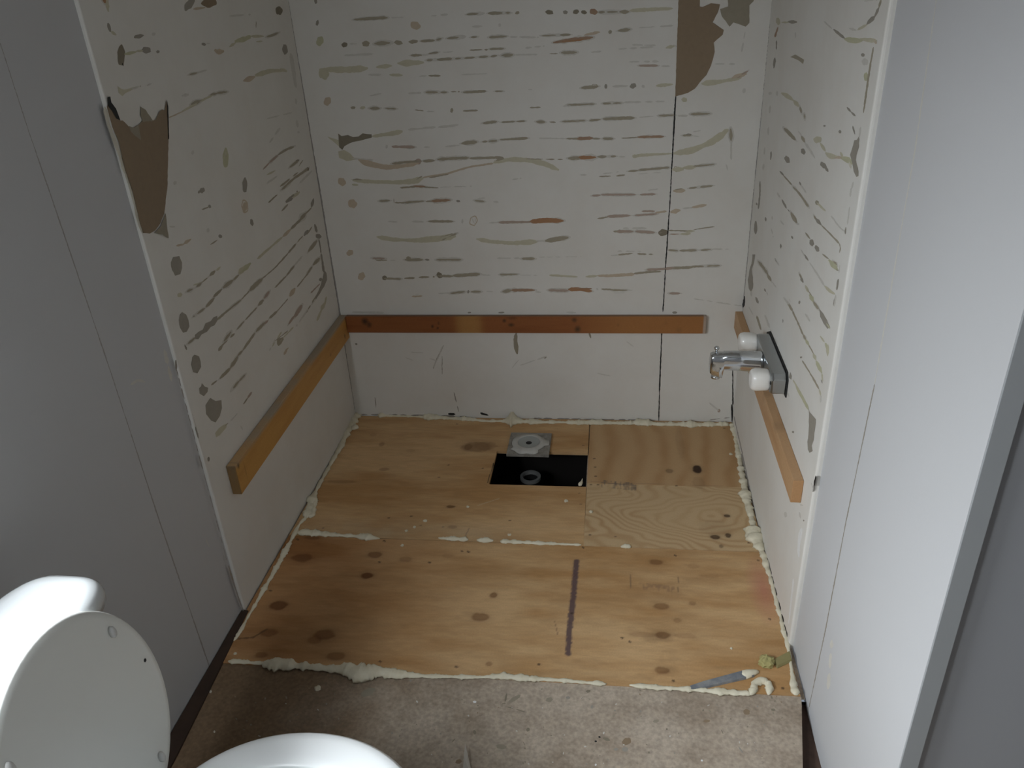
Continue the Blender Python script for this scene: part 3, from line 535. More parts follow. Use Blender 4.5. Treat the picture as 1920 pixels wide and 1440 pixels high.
def ply_front(x, y, z):
    col = ply_base(x, y, 6, 30, 3, .42)
    u = x*2.0; col = col*(1-.12*np.clip(fbm(x*4+3, y*20+8, 3)*2-1, 0, 1))[:, None]
    kn = knots_px([(567, 1046, 20, 8, .6), (703, 1040, 13, 6, .6), (688, 1079, 12, 6, .9), (760, 1049, 12, 5, .35), (586, 1008, 16, 4, .5), (523, 1135, 17, 9, .75), (608, 1190, 20, 10, .6), (590, 1200, 14, 8, .4),
        (505, 1186, 16, 8, .5), (630, 1230, 18, 8, .55), (925, 1116, 7, 5, .7), (900, 1157, 17, 8, .6), (917, 1245, 6, 4, .5), (1230, 1054, 13, 5, .6), (1240, 1137, 14, 6, .6), (1298, 1131, 7, 4, .4), (1243, 1191, 14, 7, .65),
        (1242, 1257, 14, 7, .6), (1205, 1190, 26, 5, .25), (1285, 1192, 22, 5, .25), (1270, 1163, 8, 4, .35), (490, 1228, 12, 6, .5), (875, 1015, 10, 3, .2), (1300, 1062, 12, 4, .2), (840, 1042, 12, 4, .2), (1330, 1080, 20, 4, .2), (1225, 1113, 60, 16, .12)], 0)
    col = apply_knots(col, x, y, kn, (.20, .085, .03))
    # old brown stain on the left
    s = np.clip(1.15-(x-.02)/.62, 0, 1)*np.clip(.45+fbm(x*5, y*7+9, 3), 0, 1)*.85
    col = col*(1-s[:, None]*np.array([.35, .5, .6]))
    # pink stain along the right edge
    P = np.clip(1-np.hypot((x-1.47)/.05, (y+.93)/.16), 0, 1)[:, None]*.75
    col = col*(1-P)+np.array([.50, .20, .14])*P
    # purple marker line
    col = lines_px(col, x, y, [(1081, 1052), (1075, 1120), (1069, 1170), (1065, 1226)], .016, (.075, .05, .07), .85)
    col = lines_px(col, x, y, [(1183, 1065), (1182, 1105)], .002, (.20, .13, .08), .7); col = lines_px(col, x, y, [(1272, 1080), (1271, 1120)], .002, (.20, .13, .08), .7)
    col = stamp(col, x, y, (1197, 1092), (1266, 1099), 12, (.27, .16, .10), .55, 3)
    for (a, b) in [(1092, 1026), (1265, 1041), (877, 1034), (865, 1033), (710, 1053), (804, 1054), (720, 1014), (557, 1011), (506, 1107), (1072, 1150), (1442, 1160), (1420, 1050), (1467, 1290), (1165, 1195), (1180, 1203), (1262, 1276), (1010, 1245), (855, 1250), (712, 1240)]:
        col = lines_px(col, x, y, [(a, b), (a+2, b+1)], .006, (.05, .03, .02), .85)
    col = lines_px(col, x, y, [(1040, 1165), (1046, 1190)], .003, (.2, .12, .07), .6); col = lines_px(col, x, y, [(440, 1198), (475, 1195), (500, 1180)], .006, (.10, .05, .03), .7)
    sm = np.clip(fbm(x*11+4, y*22+7, 4)*2.4-1.45, 0, 1)*.35
    sm *= np.exp(-((x-1.13)/.14)**2-((y+1.2)/.1)**2)*1.6+.35
    return col*(1-sm[:, None])
def ply_rl(x, y, z):
    col = ply_base(x, y, 5, 26, 9, .50)
    kn = knots_px([(893, 838, 30, 10, .45), (910, 836, 22, 8, .3), (878, 838, 8, 6, .5), (845, 950, 8, 2.5, .8), (720, 880, 9, 3, .35), (716, 833, 5, 4, .35), (640, 903, 30, 3, .3), (848, 988, 9, 3, .45), (700, 815, 6, 3, .2), (770, 845, 8, 3, .15)])
    col = apply_knots(col, x, y, kn, (.17, .08, .03))
    for (a, b) in [(856, 795), (840, 872), (822, 895), (788, 985), (830, 988), (1085, 925), (1093, 835), (955, 976), (904, 878), (605, 990), (770, 968), (728, 971), (1088, 945)]:
        col = lines_px(col, x, y, [(a, b), (a+2, b)], .005, (.10, .06, .035), .8)
    col = lines_px(col, x, y, [(926, 868), (914, 905)], .003, (.03, .02, .015), .9); col = lines_px(col, x, y, [(880, 990), (872, 1006)], .003, (.2, .12, .07), .7)
    col = lines_px(col, x, y, [(895, 948), (935, 935)], .004, (.62, .56, .42), .35)
    pale = np.clip(1-np.hypot((x-.35)/.5, (y+.74)/.09), 0, 1)*fbm(x*14, y*20, 3)
    k = (pale*.6)[:, None]; return col*(1-k)+np.array([.60, .53, .38])*k
def ply_rr(x, y, z):
    # upper strip: grain running to the wall; lower strip: cathedral figure
    c = ray((1300, 1000), 2, 0); ysp = -.438
    wv = fbm(x*7, y*9, 4)
    gx = x*34+2.2*fbm(x*5, y*4+4, 3)
    up = .5+.5*np.sin(gx*2.1+1.5*np.sin(y*9)+3*wv)
    rr = np.hypot((x-1.36)/1.1, (y+.60)/.62)+.11*(fbm(x*5+2, y*9+7, 3)-.5)*2+.035*np.sin(y*30+x*9)
    lo_ = .5+.5*np.sin(rr*150+2*vn(x*6, y*10))
    lo_ = lo_**2.2
    blk = (y > ysp)
    k = np.where(blk, .25+.55*up**1.6*np.clip(.3+wv, 0, 1), .08+.62*lo_*np.clip(.2+fbm(x*4, y*8, 2), 0, 1))[:, None]
    col = np.where(blk[:, None], np.array([.56, .375, .20]), np.array([.60, .435, .25]))*(1-k)+np.array([.40, .225, .095])*k
    kn = knots_px([(1307, 880, 9, 7, 1.0), (1255, 883, 7, 4, .4), (1363, 967, 6, 3, .8), (1341, 1007, 9, 4, .8), (1365, 1004, 6, 4, .8), (1352, 1024, 4, 3, .5), (1340, 990, 30, 16, .1), (1310, 905, 12, 12, .15), (1275, 830, 8, 30, .1)])
    col = apply_knots(col, x, y, kn, (.06, .03, .015))
    for (a, b) in [(1107, 909), (1113, 860), (1116, 893), (1115, 876), (1267, 911), (1105, 1003), (1120, 909), (1403, 1018), (1357, 803), (1153, 1006)]:
        col = lines_px(col, x, y, [(a, b), (a+2, b)], .006, (.06, .035, .02), .8)
    col = stamp(col, x, y, (1128, 900), (1193, 906), 14, (.15, .125, .105), .8, 8)
    col = lines_px(col, x, y, [(1128, 905), (1192, 910)], .006, (.17, .13, .11), .6)
    col = lines_px(col, x, y, [(1108, 903), (1390, 913)], .002, (.30, .19, .11), .5)
    return col
p1 = grid_slab('plywood_panel', .004, .9495, -.768, -.003, 0, .0125, .0032, M['ply'], hole=HOLE, xr=lambda v: (v[0]+(.0035*(-v[1]/.77) if v[0] > .8 else 0), v[1], v[2])); figured(p1, ply_rl)
tag(p1, 'plywood floor panel at the back left with a rectangular drain cut-out', 'plywood panel', 'plywood panels on the alcove floor')
p2 = grid_slab('plywood_panel', .9555, 1.497, -.768, -.003, 0, .0125, .0032, M['ply']); figured(p2, ply_rr)
tag(p2, 'plywood floor panel at the back right with swirling grain and dark knots', 'plywood panel', 'plywood panels on the alcove floor')
p3 = grid_slab('plywood_panel', .004, 1.497, TB, -.7715, 0, .0125, .0036, M['ply']); figured(p3, ply_front)
tag(p3, 'wide plywood floor panel at the front with many knots and a purple line', 'plywood panel', 'plywood panels on the alcove floor')

# stains and chips on the old floor board (part of the floor)
Fm = Marks(2, -.003, 1, 51, .0004); rnd = random.Random(5)
Fm.text('''
G 3b 950,1300 946,1320; o b 1175 1390 8 7 0; o B 965 1310 12 4 -0.5; G 2b 950,1325 985,1335; o G 1137 1386 7 3 0.2; o k 1124 1382 2 2 0; o k 1117 1390 2 2 0; o G 742 1273 3 3 0; o G 990 1368 3 4 0; o b 1400 1335 7 5 0; o G 1450 1331 4 2.5 0
o G 1103 1296 4 3 0; o B 1030 1312 7 4 0; o g 1110 1325 3 3 0; o g 1065 1308 4 3 0; o b 1325 1352 6 3 0; o g 1155 1405 4 3 0; o g 1172 1405 5 5 0; G 2 980,1390 984,1397; G 2 847,1392 853,1385; o G 890 1373 3 4 0; g 2b 1385,1400 1395,1415
o b 860 1428 6 4 0; o B 690 1298 14 7 -0.6; o B 940 1400 9 5 0; o w 890 1316 3 2.5 0; o w 1117 1434 2 2 0; o w 1316 1426 2 2 0; o c 395 1297 2.5 2.5 0; o c 402 1372 2 2 0; o g 770 1276 2 2 0; o B 1230 1352 6 3 0; G 2b 1352,1368 1356,1376
''')
for i in range(150):
    x, y = rnd.uniform(440, 1495), rnd.uniform(1290, 1438); Fm.blob(rnd.choice('gGBBbf'), x, y, rnd.uniform(.8, 2.6), rnd.uniform(.6, 1.8), rnd.random()*3)
Fm.build('floor_stain', fl, 'stuff')

# ------------------------------------------------------------------ battens
def batten(name, fn_pt, L, h0, h1, th, colfn, label, step=.004):
    """fn_pt(s, t, d): s along, t 0..1 up, d 0..th out of the wall"""
    ns = int(L/step); nt_ = 20; nd = 4; loop = [(t/nt_, 1.0) for t in range(nt_)]+[(1.0, 1-d/nd) for d in range(nd)]+[(1-t/nt_, 0.0) for t in range(nt_)]+[(0.0, d/nd) for d in range(nd)]
    rings = [[fn_pt(L*i/ns, t, d*th) for t, d in loop] for i in range(ns+1)]
    o = loft(name, rings, M['pine'], smooth=False)
    S = np.array([L*i/ns for i in range(ns+1) for _ in loop]); T = np.array([t for _ in range(ns+1) for t, d in loop]); D = np.array([d for _ in range(ns+1) for t, d in loop])
    figured(o, lambda x, y, z: colfn(S, T, D)); bevel(o, .0012, 1)
    return tag(o, label, 'wood batten', 'wood battens on the alcove walls')
def pine(S, T, D, base, dark, kn, seed):
    g = fbm(S*6+seed, T*5+D*2+seed, 4); f = vn(S*14, T*30+seed)
    k = np.clip((g-.45)*2.2, 0, 1)[:, None]*.6+.12*f[:, None]
    col = np.array(base)*(1-k)+np.array(dark)*k
    for (s, t, a, b, d) in kn:
        r = np.hypot((S-s)/a, (T-t)/b)+.2*(vn(S*200, T*12)-.5); q = (np.clip(1.3-r, 0, 1)*d)[:, None]; col = col*(1-q)+np.array([.035, .018, .01])*q
    return col
def c_back(S, T, D):
    col = pine(S, T, D, (.27, .098, .032), (.19, .058, .016), [(.075, .7, .014, .22, .9), (.09, .5, .010, .2, .7), (.61, .75, .007, .12, .8), (.635, .5, .012, .12, .8), (.64, .9, .02, .1, .4), (.87, .8, .010, .15, .8), (.882, .25, .012, .2, .95), (.335, .4, .005, .1, .9), (.355, .3, .004, .08, .9),
               (.36, .6, .004, .1, .6), (1.03, .5, .005, .1, .7), (1.25, .2, .012, .18, .7), (1.20, .6, .006, .1, .5)], 4)
    y = np.exp(-((S-.475)/.05)**4)[:, None]*.75; col = col*(1-y)+np.array([.44, .235, .075])*y
    y2 = np.clip((S-.85)/.2, 0, 1)[:, None]*.6; col = col*(1-y2)+np.array([.40, .19, .062])*y2
    g = (np.clip((T-.97)/.02, 0, 1)*np.clip((1-D)*3, 0, 1)*.7)[:, None]; col = col*(1-g)+np.array([.17, .125, .09])*g      # grey-brown tint along its top edge
    g = (np.clip((S-1.333)/.004, 0, 1)*.75)[:, None]; return col*(1-g)+np.array([.42, .37, .32])*g
def c_left(S, T, D):
    col = pine(S, T, D, (.54, .295, .085), (.42, .20, .05), [(.05, .3, .006, .1, .8), (.22, .35, .005, .06, .6), (1.0, .9, .006, .1, .8), (.97, .5, .003, .3, .3)], 8)
    g = (np.clip((T-.86)/.1, 0, 1)*np.clip(fbm(S*7, T*4, 3)*1.6-.1, 0, 1)*.8)[:, None]; col = col*(1-g)+np.array([.30, .27, .22])*g
    e = np.clip((S-1.0155)/.002, 0, 1)[:, None]*.75; return col*(1-e)+np.array([.13, .09, .05])*e
def c_right(S, T, D):
    col = pine(S, T, D, (.50, .31, .165), (.38, .20, .085), [(.62, .9, .02, .3, .15), (.8, 1.0, .03, .2, .2)], 12)
    e = np.clip((S-1.052)/.004, 0, 1)[:, None]*.5; return col*(1-e)+np.array([.36, .175, .065])*e
batten('wood_batten', lambda s, t, d: (.028+s, -d-.0004, .3795+.0003*s+t*.0675), 1.345, 0, 0, .019, c_back, 'reddish-brown wood batten across the back wall')
batten('wood_batten', lambda s, t, d: (d+.0004, -s-.001, .352-.0107*s+t*(.0945-.002*s)), 1.018, 0, 0, .026, c_left, 'yellow-tan wood batten sloping along the left wall')
batten('wood_batten', lambda s, t, d: (W-d-.0004, -s-.001, .395+t*.065), 1.057, 0, 0, .025, c_right, 'light tan wood batten on the right wall below the faucet')

# ------------------------------------------------------------------ foam
def foam(name, pts, label, seed=1, z=0, hgt=.7, wm=1.2, group='foam beads sealing the floor joints'):
    R = random.Random(seed); P = []; Wd = []
    for a, b in zip(pts, pts[1:]):
        A, Bp = ray(a[:2], 2, z), ray(b[:2], 2, z); n = max(2, int(np.linalg.norm(Bp-A)/.0045))
        for i in range(n):
            t = i/n; P.append(A+(Bp-A)*t); Wd.append(a[2]+(b[2]-a[2])*t)
    P.append(ray(pts[-1][:2], 2, z)); Wd.append(pts[-1][2])
    for _ in range(2): P = [P[0]]+[(P[i-1]+2*P[i]+P[i+1])/4 for i in range(1, len(P)-1)]+[P[-1]]
    N = len(P); rings = []; nz = 1.0
    for i, p in enumerate(P):
        t = P[min(N-1, i+1)]-P[max(0, i-1)]; t = t/(np.linalg.norm(t)+1e-9); nrm = np.array([-t[1], t[0], 0])
        depth = np.dot(p-CAM, _f); r = Wd[i]*wm*depth/F/2*(1+.28*math.sin(i*.55+seed)*math.sin(i*.21+2*seed))
        nz = min(1.35, max(.7, nz+R.uniform(-.22, .22))); e = min(1, math.sqrt((min(i, N-1-i)+.25)/2.5)); r = max(.0011, r*nz*e)
        hh = max(.0025, r*hgt)*R.uniform(.85, 1.2); sh = R.uniform(-.12, .12)*r
        ring = []
        for k in range(10):
            a = math.pi*k/9; ring.append(tuple(p+nrm*(r*math.cos(a)*(1+R.uniform(-.1, .1))+sh)+np.array([0, 0, max(0, hh*math.sin(a)*(1+R.uniform(-.08, .12)))])))
        rings.append(ring)
    o = loft(name, rings, M['foam']); return tag(o, label, 'foam', group)
foam('foam_bead', [(668, 772, 14), (663, 787, 16), (655, 800, 12), (648, 815, 10), (640, 835, 8), (630, 852, 7), (620, 870, 5), (605, 897, 5), (594, 918, 6), (586, 935, 11), (581, 955, 13), (574, 970, 9), (560, 985, 6), (553, 1000, 8), (540, 1025, 7), (524, 1055, 10), (510, 1080, 9), (495, 1105, 9), (480, 1132, 7), (466, 1155, 6), (450, 1185, 5), (438, 1202, 5)], 'cream foam bead along the foot of the left wall', 1)
foam('foam_bead', [(674, 775, 10), (700, 777, 4), (714, 779, 8), (745, 780, 5), (775, 781, 3), (812, 783, 9), (850, 785, 5), (885, 787, 7), (912, 790, 4), (940, 790, 5), (962, 790, 16), (980, 791, 5), (1015, 792, 8), (1050, 792, 5), (1090, 793, 10), (1120, 793, 6), (1160, 794, 6), (1200, 793, 13), (1235, 796, 4), (1270, 796, 7), (1300, 797, 10), (1340, 796, 7), (1366, 796, 10)], 'cream foam bead along the foot of the back wall', 2, wm=1.7)
foam('foam_bead', [(1372, 795, 12), (1378, 815, 8), (1382, 840, 7), (1387, 862, 8), (1390, 885, 10), (1395, 905, 12), (1397, 922, 15), (1401, 942, 11), (1407, 965, 8), (1412, 985, 9), (1413, 1004, 26), (1421, 1020, 15), (1430, 1038, 14), (1438, 1060, 9), (1447, 1090, 9), (1452, 1110, 6), (1460, 1140, 10), (1467, 1170, 7), (1475, 1200, 7), (1480, 1228, 7), (1484, 1255, 7), (1487, 1275, 10), (1490, 1294, 18), (1492, 1304, 10)], 'lumpy cream foam bead along the foot of the right wall', 3)
foam('foam_bead', [(556, 998, 7), (585, 1000, 8), (640, 1004, 5), (672, 1006, 4), (690, 1008, 9), (712, 1010, 4)], 'cream foam strip in the panel joint by the left wall', 4, wm=1.7)
foam('foam_bead', [(822, 1009, 4), (840, 1010, 6), (878, 1012, 6)], 'short cream foam strip, leftmost of the three in the middle of the panel joint', 5, wm=1.7)
foam('foam_bead', [(894, 1013, 6), (925, 1014, 7)], 'stubby cream foam strip between two longer strips in the panel joint', 6, wm=1.7)
foam('foam_bead', [(938, 1015, 7), (975, 1017, 6), (1020, 1019, 5), (1070, 1021, 3), (1090, 1022, 3)], 'thin cream foam strip in the panel joint ending near the purple line', 7, wm=1.7)
foam('foam_bead', [(1164, 1026, 8), (1172, 1024, 9), (1183, 1026, 8)], 'small cream foam dab on the joint of the back right panel', 8, group='foam dabs on the plywood')
foam('foam_bead', [(428, 1240, 6), (450, 1241, 7), (492, 1244, 5), (500, 1246, 15), (530, 1247, 16), (560, 1249, 16), (585, 1251, 10), (630, 1255, 9), (650, 1255, 15), (664, 1262, 28), (682, 1265, 22), (705, 1260, 15), (740, 1264, 14), (800, 1268, 9), (900, 1270, 6), (940, 1268, 11), (980, 1272, 10), (1040, 1275, 9), (1100, 1280, 7), (1137, 1283, 4)], 'long cream foam bead along the front edge of the plywood', 9, wm=1.35)
foam('foam_bead', [(1180, 1285, 5), (1240, 1290, 6), (1300, 1293, 6), (1360, 1298, 8), (1408, 1301, 9)], 'thin cream foam bead on the front edge below the grey shim', 10, wm=1.5)
foam('foam_curl', [(1404, 1303, 10), (1413, 1296, 12), (1414, 1284, 12), (1426, 1277, 12), (1439, 1281, 12), (1444, 1292, 12), (1440, 1303, 9)], 'curled blob of cream foam at the front right corner', 11, hgt=1.1, wm=1.5, group='foam dabs on the plywood')
foam('foam_blob', [(657, 806, 10), (664, 803, 15), (671, 799, 8)], 'flat foam blob beside the left wall bead near the back corner', 12, group='foam dabs on the plywood')
foam('foam_curl', [(577, 968, 8), (586, 968, 10), (589, 955, 8), (592, 938, 7)], 'small hooked foam curl beside the left wall bead', 13, group='foam dabs on the plywood')
foam('foam_blob', [(1405, 997, 10), (1404, 1006, 16), (1412, 1013, 14)], 'wide foam lump beside the right wall bead', 14, group='foam dabs on the plywood')
foam('foam_dab', [(1086, 911, 8), (1090, 905, 5), (1092, 898, 2)], 'white foam dab on the corner of the drain cut-out', 15, group='foam dabs on the plywood')
crumbs = [(797, 977, 6), (777, 989, 5), (762, 996, 5), (754, 1023, 5), (1108, 960, 6), (1061, 940, 6), (877, 951, 5), (955, 1003, 5), (1370, 852, 5), (1371, 1216, 4), (441, 1226, 5), (1092, 1107, 0), (596, 1291, 9)]
where = {0: 'on the back left panel, largest of the scatter near the joint', 1: 'on the back left panel just above the joint', 2: 'touching the panel joint near the scatter', 3: 'on the front panel just below the joint', 4: 'on the back right panel by the panel seam', 5: 'below the drain cut-out',
         6: 'left of the drain cut-out beside a pale scratch', 7: 'above the joint under the cut-out', 8: 'beside the right wall bead', 9: 'on the front panel above the grey shim', 10: 'at the left end of the front bead', 12: 'white and jagged on the old floor above the toilet seat'}
def crumb_mesh(seed):
    bm = bmesh.new(); bmesh.ops.create_icosphere(bm, subdivisions=2, radius=1); R = random.Random(seed)
    for v in bm.verts: v.co *= 1+R.uniform(-.28, .28); v.co.z = max(-.15, v.co.z*.7)
    me = bpy.data.meshes.new('foam_crumb'); bm.to_mesh(me); bm.free(); return me
cmz = [crumb_mesh(s) for s in range(4)]
for me in cmz: me.materials.append(M['foam'])
for i, (x, y, r) in enumerate(crumbs):
    if not r: continue
    zz = 0 if y < 1280 else -.003
    p = ray((x, y), 2, zz); o = bpy.data.objects.new('foam_crumb', cmz[i % 4]); C.objects.link(o)
    s = r*np.dot(p-CAM, _f)/F/1.6; o.location = (p[0], p[1], zz+.15*s); o.scale = (s, s, s); o.rotation_euler.z = i*1.3
    tag(o, 'tiny foam crumb '+where[i], 'foam crumb', 'foam crumbs on the floor')

# yellow crumpled foam chunk
bm = bmesh.new(); bmesh.ops.create_icosphere(bm, subdivisions=3, radius=1); R = random.Random(8)
for v in bm.verts:
    n = math.sin(v.co.x*6+1)*math.sin(v.co.y*7)*.22+R.uniform(-.12, .12); v.co *= 1+n; v.co.x *= 1-.35*(v.co.y > .2); v.co.z = max(-.5, v.co.z)
me = bpy.data.meshes.new('foam_chunk'); bm.to_mesh(me); bm.free()
o = link('foam_chunk', me, M['foam_y']); o.location = (1.432, -1.205, .0075); o.scale = (.021, .020, .015); o.rotation_euler.z = .4
tag(o, 'crumpled yellow foam chunk beside the grey shim', 'foam chunk')
o = mesh('foam_scrap', [(1.452, -1.200, .0005), (1.497, -1.172, .0005), (1.498, -1.195, .0005), (1.455, -1.222, .0005), (1.452, -1.198, .012), (1.494, -1.172, .016), (1.497, -1.190, .006), (1.456, -1.216, .007)],
     [(0, 1, 2, 3)[::-1], (4, 5, 6, 7), (0, 1, 5, 4), (1, 2, 6, 5), (2, 3, 7, 6), (3, 0, 4, 7)], mat('dark_yellow_foam', (.27, .235, .10), .7)); bevel(o, .002)
tag(o, 'darker yellow scrap against the right wall beside the foam chunk', 'foam scrap')

# grey shim with foam on its end
sh = empty('plastic_shim', (1.32, -1.27, 0))
a = np.array([1.226, -1.303]); b = np.array([1.392, -1.240]); t = (b-a)/np.linalg.norm(b-a); n = np.array([-t[1], t[0]])
Vs = []
for s, w, z in ((0, .003, .004), (.012, .006, .006), (.05, .010, .006), (.165, .0125, .0065), (.1776, .0115, .006)):
    c = a+t*s
    Vs.append([(*(c-n*w), .0006), (*(c+n*w), .0006), (*(c+n*w*.85), z), (*(c-n*w*.85), z)])
loft('blade', Vs, M['shim'], sh, smooth=False)
loft('foam_cap', [[tuple(np.array([*(a+t*s), .001])+np.array([n[0]*w*math.cos(q), n[1]*w*math.cos(q), abs(h*math.sin(q))+(0 if math.sin(q) > 0 else 0)])) for q in [math.pi*k/7 for k in range(8)]]
     for s, w, h in ((.150, .004, .007), (.156, .0135, .010), (.168, .0125, .011), (.182, .009, .009), (.192, .006, .006), (.196, .002, .003))], M['foam'], sh)
tag(sh, 'grey-blue plastic shim with foam on its end, lying on the front panel', 'shim')

# pale splinter at the bottom edge
a = ray((873, 1402), 2, -.003); b = ray((880, 1450), 2, -.003)
o = mesh('splinter', [(a[0], a[1], .012), (a[0]+.004, a[1]-.06, -.002), (b[0]-.008, b[1], -.002), (b[0]+.010, b[1]-.01, -.002), (a[0]+.002, a[1]-.03, .010), (b[0], b[1], .007)],
     [(0, 4, 1), (1, 4, 5, 2), (2, 5, 3), (0, 3, 5, 4), (0, 1, 2, 3)], M['paper']); tag(o, 'pale pointed splinter on the old floor right of the toilet seat', 'splinter')

# ------------------------------------------------------------------ drain plate and pipe
dr = empty('shower_drain', (.733, -.203, 0))
pl = boxes('plate', [(.655, .812, -.281, -.127, .0006, .011)], M['mortar'], dr); bevel(pl, .001, 1)
R = random.Random(4)
def tornring(r0, z, jag, sq=0):
    out = []
    for i in range(56):
        t = 2*math.pi*i/56; r = r0*(1+jag*(math.sin(3*t+1)+.7*math.sin(7*t))*.5+R.uniform(-jag, jag)*.3)
        if -1.1 < t-2*math.pi*0 < 0: pass
        out.append((.733+r*1.0*math.cos(t)-.002, -.200+r*math.sin(t), z))
    return out
def flr():
    out = []
    for i in range(56):
        t = 2*math.pi*i/56; r = .062
        d = ((t+math.pi) % (2*math.pi))-math.pi
        if abs(d+1.75) < .75: r = .078*(1+.05*math.sin(9*t))       # torn skirt towards the cut-out
        if abs(d+.05) < .28: r = .076                               # tongue to the right
        if abs(d-.85) < .25: r = .057
        out.append((.731+r*math.cos(t)*(1.02), -.200+r*math.sin(t)*1.02, 0))
    return out
fr = flr(); set_z = lambda rg, z: [(x, y, z) for x, y, _ in rg]
circ = lambda r, z: [(.731+r*math.cos(2*math.pi*i/56), -.200+r*math.sin(2*math.pi*i/56), z) for i in range(56)]
loft('flange', [set_z(fr, .0112), set_z(fr, .0145), circ(.046, .0165), circ(.042, .0165), circ(.040, .0112), circ(.044, .0108)], M['drain'], dr, closed=True)
loft('funnel', [circ(.0405, .0155), circ(.034, .0132), circ(.020, .0120), circ(.012, .0114), circ(.0115, .0113)], M['drain_in'], dr, cap0=False, cap1=False)
loft('drain_hole', [circ(.0112, .0113), circ(.0001, .01125)], M['black'], dr, cap0=False, cap1=False)
tag(dr, 'off-white square shower drain plate beside the drain cut-out', 'drain')
pp = empty('drain_pipe', (.728, -.172, -.34))
cc = lambda r, z: [(.728+r*math.cos(2*math.pi*i/32), -.172+r*math.sin(2*math.pi*i/32), z) for i in range(32)]
loft('pipe_wall', [cc(.036, -.338), cc(.036, -.172), cc(.0285, -.172), cc(.0285, -.338)], M['black'], pp, closed=True, smooth=False)
loft('collar', [cc(.040, -.171), cc(.040, -.158), cc(.030, -.158), cc(.030, -.171)], M['pvc'], pp, closed=True, smooth=False)
tag(pp, 'dusty white pipe end standing in the dark drain cut-out', 'pipe')

# ------------------------------------------------------------------ faucet
fc = empty('shower_faucet', (1.478, -.63, .57))
# body: bar along the wall with chamfered ends
pr = [(-.470, .546), (-.470, .580), (-.505, .600), (-.520, .603), (-.765, .603), (-.780, .588), (-.780, .548), (-.765, .540), (-.490, .540)]
bd = loft('body', [[(1.496, y, z) for y, z in pr], [(1.463, y, z) for y, z in pr], [(1.458, y*1.0+(.004 if y < -.6 else -.004), z-(.004 if z > .57 else -.004)) for y, z in pr]], M['chrome2'], fc, smooth=False); bevel(bd, .0025, 2)
pb = [(-.464, .545), (-.464, .588), (-.505, .608), (-.770, .608), (-.786, .590), (-.786, .540)]
loft('gap_shade', [[(1.4996, y, z) for y, z in pb], [(1.4962, y, z) for y, z in pb]], M['black'], fc, smooth=False)  # black sheet put in as the shaded gap between body and wall
def xr_(x, cy, cz, ry, rz, n=32, p=2):
    return [(x, cy+ry*math.copysign(abs(math.cos(t))**(2/p), math.cos(t)), cz+rz*math.copysign(abs(math.sin(t))**(2/p), math.sin(t))) for t in [2*math.pi*i/n for i in range(n)]]
def knob(cy, cz):
    k = loft('knob', [xr_(x, cy, cz, r, r, 40, 2.6) for x, r in ((1.462, .019), (1.458, .0255), (1.452, .0285), (1.424, .0295), (1.414, .027), (1.409, .021), (1.411, .014), (1.4125, .0005))], M['knob'], fc)
    loft('stem', [xr_(x, cy, cz, r, r) for x, r in ((1.470, .012), (1.462, .0225), (1.4575, .0225), (1.4575, .012))], M['chrome'], k)
    k['label'] = 'white acrylic knob'; return k
knob(-.738, .569); knob(-.512, .574)
sp = loft('spout', [xr_(1.458, -.628, .566, .026, .032, 40, 2.4), xr_(1.450, -.628, .568, .025, .031, 40, 2.4), xr_(1.40, -.628, .571, .0225, .029, 40, 2.4), xr_(1.352, -.628, .572, .0215, .0275, 40, 2.6),
      xr_(1.349, -.628, .5575, .0215, .040, 40, 2.8), xr_(1.335, -.628, .560, .021, .038, 40, 2.8), xr_(1.322, -.628, .562, .020, .035, 40, 2.8), xr_(1.315, -.628, .564, .018, .030, 40, 2.8), xr_(1.3135, -.628, .564, .014, .024, 40, 2.8)], M['chrome'], fc); 
loft('outlet', [[(1.3325+r*math.cos(t), -.628+r*math.sin(t), z) for t in [2*math.pi*i/24 for i in range(24)]] for r, z in ((.013, .523), (.013, .5165), (.010, .5165), (.010, .523))], M['chrome'], sp, closed=True)
zr = lambda x, y, z, r, n=20: [(x+r*math.cos(2*math.pi*i/n), y+r*math.sin(2*math.pi*i/n), z) for i in range(n)]
loft('diverter_knob', [zr(1.330, -.628, z, r) for z, r in ((.592, .003), (.606, .003), (.607, .0065), (.612, .0075), (.6155, .005), (.616, .0005))], M['chrome'], fc)
sc = loft('screw', [xr_(x, -.770, .575, r, r*1.3, 16) for x, r in ((1.459, .004), (1.4565, .004), (1.4555, .0005))], M['black'], fc)
tag(fc, 'chrome shower faucet with spout and two white knobs on the right wall', 'faucet')

# ------------------------------------------------------------------ toilet
YC = -2.0
to = empty('toilet', (.42, YC, -.003))
def brings():
    R_ = []
    for z, cx, a_, b_ in ((-.0025, .40, .20, .115), (.015, .40, .20, .115), (.03, .395, .185, .105), (.12, .40, .17, .095), (.22, .43, .18, .11), (.30, .48, .21, .15), (.36, .515, .228, .180), (.385, .522, .230, .186), (.395, .522, .226, .182),
                          (.396, .522, .19, .145), (.385, .522, .175, .13), (.33, .53, .15, .11), (.25, .52, .10, .075), (.20, .50, .05, .04), (.19, .50, .005, .005)):
        R_.append(ering(cx, YC, z, a_, b_, 64, 2.15))
    return R_
bowl = loft('bowl', brings(), M['porc'], to)
bk = loft('tank_deck', [ering(.215, YC, z, a_, b_, 48, 5) for z, a_, b_ in ((.30, .12, .08), (.34, .14, .10), (.385, .142, .112), (.397, .136, .108))], M['porc'], to)
def sring(off, z):
    a_, b_ = .228-off, .193-off; return ering(.530, YC, z, a_, b_, 80, 2.05)
def siring(off, z): return ering(.520, YC, z, .150+off, .118+off, 80, 2.1)
loft('seat', [sring(.006, .4005), sring(0, .405), sring(.001, .414), sring(.008, .4205), sring(.022, .4235), siring(.022, .4235), siring(.007, .4185), siring(0, .411), siring(.002, .403), siring(.010, .4005)], M['plastic'], to, closed=True)
